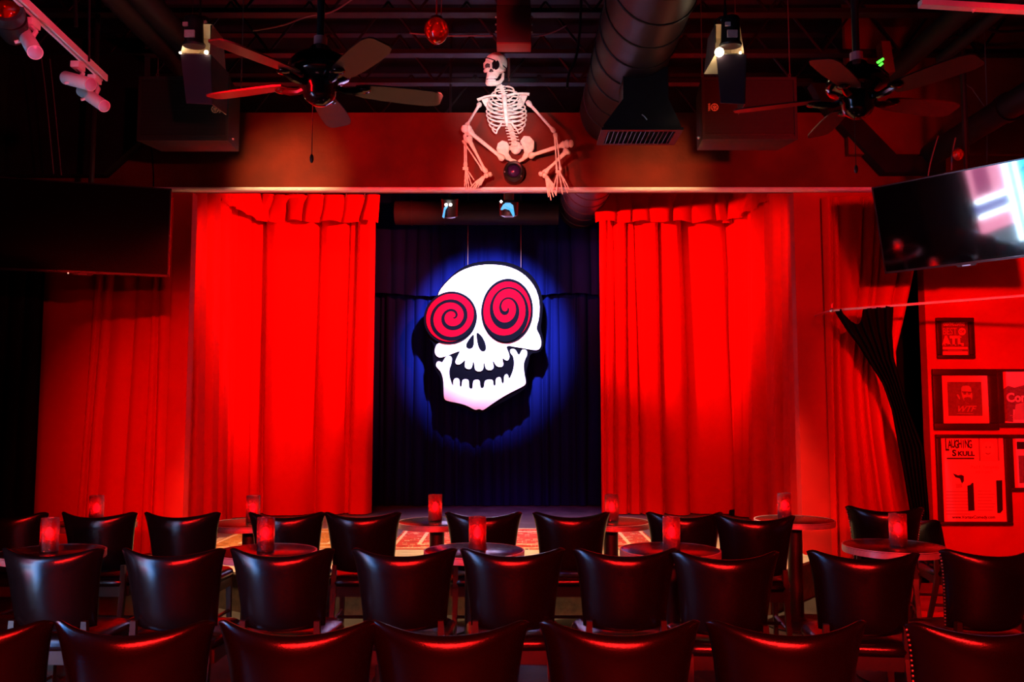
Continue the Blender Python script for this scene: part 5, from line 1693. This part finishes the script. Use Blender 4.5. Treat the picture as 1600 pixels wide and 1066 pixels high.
ordn = ['leftmost', 'second from the left', 'third from the left', 'fourth from the left', 'fifth from the left', 'sixth from the left', 'seventh from the left', 'eighth from the left', 'ninth from the left', 'tenth from the left']
rows_ch = [
    ('nearest row', 2.585, 975, [(-78, 0), (185, 0), (451, -1), (697, 0), (977, 1), (1247, 0), (1572, 7)]),
    ('middle row', 3.99, 865, [(60, -3), (255, -2), (430, -1), (628, 1), (801, 0), (983, 1), (1143, 0), (1357, -9), (1570, 8)]),
    ('far row', 5.46, 803, [(0, -4), (141, -2), (274, -1), (440, -1), (562, 0), (755, 1), (895, 1), (1075, 0), (1185, -4), (1386, -14)]),
]
special = {
    ('nearest row', 6): 'black vinyl chair with nail heads down its left edge, bottom right corner',
    ('nearest row', 0): 'black vinyl chair cut by the left edge at the bottom, leftmost of the nearest row',
    ('middle row', 8): 'black vinyl chair with bright nail heads, cut by the right edge, middle row',
    ('middle row', 7): 'black vinyl chair before the bright edged table, middle row',
    ('far row', 9): 'black vinyl chair standing behind the rightmost table, beside the doorway curtain',
    ('far row', 0): 'black vinyl chair cut by the left edge behind the leftmost table, far row',
}
proto = None
nailed = []
for nm, D, yt, lst in rows_ch:
    for i, (px, yaw) in enumerate(lst):
        lab = special.get((nm, i)) or 'black vinyl chair with dipped back, %s in the %s' % (ordn[i], nm)
        d = D
        if nm == 'far row' and i == 9:
            d = 5.78
        if nm == 'far row' and i == 8:
            d = 5.3
        if nm == 'middle row' and i in (6, 7):
            d = 3.9
        p = W(px, yt, d)
        if proto is None:
            proto = make_chair(lab)
            c = proto
        else:
            c = dup(proto, label=lab)
        c.location = (p.x, d - 0.01, 0)
        c.rotation_euler = (0, 0, R(yaw))
        c['group'] = 'black vinyl chairs'
        if (nm, i) in (('nearest row', 6), ('middle row', 8), ('far row', 9)):
            nailed.append(c)
for o in list(bpy.data.objects):
    if o.name.startswith('nailhead_trim') and o.parent not in nailed:
        bpy.data.objects.remove(o)
# a chair in the shadow by the doorway, only its back rim shows
bpy.context.view_layer.update()
c = dup(proto, label='black chair half hidden in the shadow behind the rightmost table, by the doorway', loc=(2.91, 6.4, 0), rz=R(-98))
c.scale = (1, 1, 0.86)
c['group'] = 'black vinyl chairs'

# ------------------------------------------------------------------ tables and candles
def make_table(label):
    t = thing('cafe_table', label, 'table')
    MB().lathe([(0.268, 0.735), (0.276, 0.738), (0.276, 0.7485), (0.274, 0.75), (0.0, 0.75)], 56).build('tabletop', LAMINATE, t, smooth=40)
    pr = [(0.276, 0.7515)]
    z = 0.7515
    pr = [(0.275, 0.7515), (0.2805, 0.7515)]
    for k in range(5):
        z0 = 0.7505 - k * 0.0075
        pr += [(0.2825, z0), (0.2825, z0 - 0.0042), (0.2745, z0 - 0.0047), (0.2745, z0 - 0.0070)]
    pr += [(0.2805, 0.7125), (0.2805, 0.712), (0.262, 0.712)]
    MB().lathe(pr, 64, cap=False).build('edge_band', ALU, t, smooth=30)
    MB().lathe([(0.262, 0.7125), (0.262, 0.735)], 48).build('underside', DARKWOOD, t, smooth=40)
    MB().lathe([(0.052, 0.06), (0.052, 0.69), (0.12, 0.70), (0.12, 0.713)], 24).build('pedestal', CASTIRON, t, smooth=40)
    MB().lathe([(0.22, 0.0), (0.22, 0.012), (0.18, 0.02), (0.07, 0.045), (0.055, 0.07)], 36).build('base', CASTIRON, t, smooth=30)
    return t


def make_candle(label):
    t = thing('candle_holder', label, 'candle')
    prof = [(0.040, 0.0), (0.047, 0.002), (0.049, 0.008), (0.049, 0.183), (0.0475, 0.186), (0.046, 0.183), (0.046, 0.012), (0.040, 0.010)]
    MB().lathe(prof, 32, cap=False).build('glass_cylinder', CANDLEGLASS, t, smooth=50)
    MB().lathe([(0.001, 0.004), (0.045, 0.004), (0.045, 0.010), (0.001, 0.010)], 24, cap=False).build('glass_bottom', CANDLEGLASS, t, smooth=30)
    MB().lathe([(0.033, 0.011), (0.034, 0.013), (0.034, 0.066), (0.030, 0.070)], 24).build('candle', mat('candle_wax', (0.75, 0.3, 0.28), 0.5, var=0.05), t)
    MB().lathe([(0.002, 0.070), (0.015, 0.078), (0.022, 0.092), (0.021, 0.108), (0.012, 0.124), (0.001, 0.134)], 14).build('flame', FLAME, t, smooth=180)
    MB().lathe([(0.030, 0.0), (0.035, 0.001), (0.035, 0.005), (0.03, 0.006)], 20).build('base_ring', CASTIRON, t)
    return t


tabs = [
    # px centre, py of ellipse centre, label of table, candle px, label suffix
    (80, 862, 'round table with ribbed metal edge at the left end of the near table row', 75, 'left end of the near table row'),
    (415, 861, 'round red tinted table before the left curtain, second of the near table row', 414, 'the red tinted table second in the near row'),
    (741, 860, 'round table whose top shines blue, in the middle of the near table row', 746, 'the blue shining table in the middle'),
    (1047, 859, 'round table right of the blue one in the near table row', 1050, 'the table right of the blue one, near row'),
    (1396, 853, 'round table with bright ribbed edge under the framed posters at the right', 1405, 'the rightmost table under the posters'),
    (147, 817, 'round table at the far left in the far table row, mostly hidden by chairs', 150, 'the far left table of the far row'),
    (391, 817, 'round table at the foot of the left red curtain in the far table row', 395, 'the far table at the foot of the left curtain'),
    (683, 815, 'round table before the purple stage floor, left of the middle, far row', 680, 'the far table before the navy drape'),
    (954, 815, 'round table with red lit edge at the right curtain, far table row', 956, 'the far table where the right curtain begins'),
    (1241, 812, 'round table with red lit edge at the far right of the far table row', 1226, 'the far table at the right end'),
]
tp = cp = None
for i, (px, py, lab, cpx, cl) in enumerate(tabs):
    p = WZ(px, py, 0.75)
    if tp is None:
        tp = make_table(lab)
        t = tp
        cp = make_candle('red glass candle holder on ' + cl)
        c = cp
    else:
        t = dup(tp, label=lab)
        c = dup(cp, label='red glass candle holder on ' + cl)
    t['group'] = 'round cafe tables'
    c['group'] = 'red candle holders'
    t.location = (p.x, p.y, 0)
    t.rotation_euler = (0, 0, 0.3 * i)
    q = W(cpx, py, p.y + (-0.02 if i < 5 else 0.03))
    c.location = (q.x, p.y + (-0.01 if i < 5 else 0.03), 0.7502)
    c.rotation_euler = (0, 0, 1.1 * i)
    pl = bpy.data.lights.new('candle_light', 'POINT')
    pl.energy = 0.22
    pl.color = (1, 0.06, 0.06)
    pl.shadow_soft_size = 0.012
    po = bpy.data.objects.new('candle_light', pl)
    po.location = c.location + Vector((0, 0, 0.15))
    COL.objects.link(po)

# low red step added for the red light pool on the floor, light put into its colour
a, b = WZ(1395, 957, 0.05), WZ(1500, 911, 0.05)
t = thing('lit_floor_slab', 'added red light coloured step on the floor below the framed posters', 'slab', ((3.2 + 4.2) / 2, (a.y + b.y) / 2, 0))
MB().box2((3.05, a.y + 0.05, 0.0), (4.3, b.y, 0.05)).build('slab_top', mat('red_floor_light', (0.85, 0.03, 0.03), 0.6, spec=0.2, var=0.05), t, world=True, bevel=0.008)

# small black wedges at the curtain feet, the left one filling a dark gap
for px0, px1, lab in ((366, 386, 'small black weight filling a dark gap at the foot of the left red curtain'), (1133, 1156, 'small black weight at the foot of the right red curtain')):
    a = WZ(px0, 802, ZS)
    b = WZ(px1, 802, ZS)
    y = a.y - 0.25
    h = W(px0, 795, y).z
    t = thing('floor_wedge', lab, 'wedge', ((a.x + b.x) / 2, y, ZS))
    w = (b.x - a.x) / 2
    MB().prism([(-w, -0.06, 0), (w, -0.06, 0), (w * 0.8, -0.06, h - ZS), (-w * 0.9, -0.06, (h - ZS) * 0.7)], (0, 0.14, 0)).build('wedge_body', BLACKCLOTH, t, bevel=0.008)
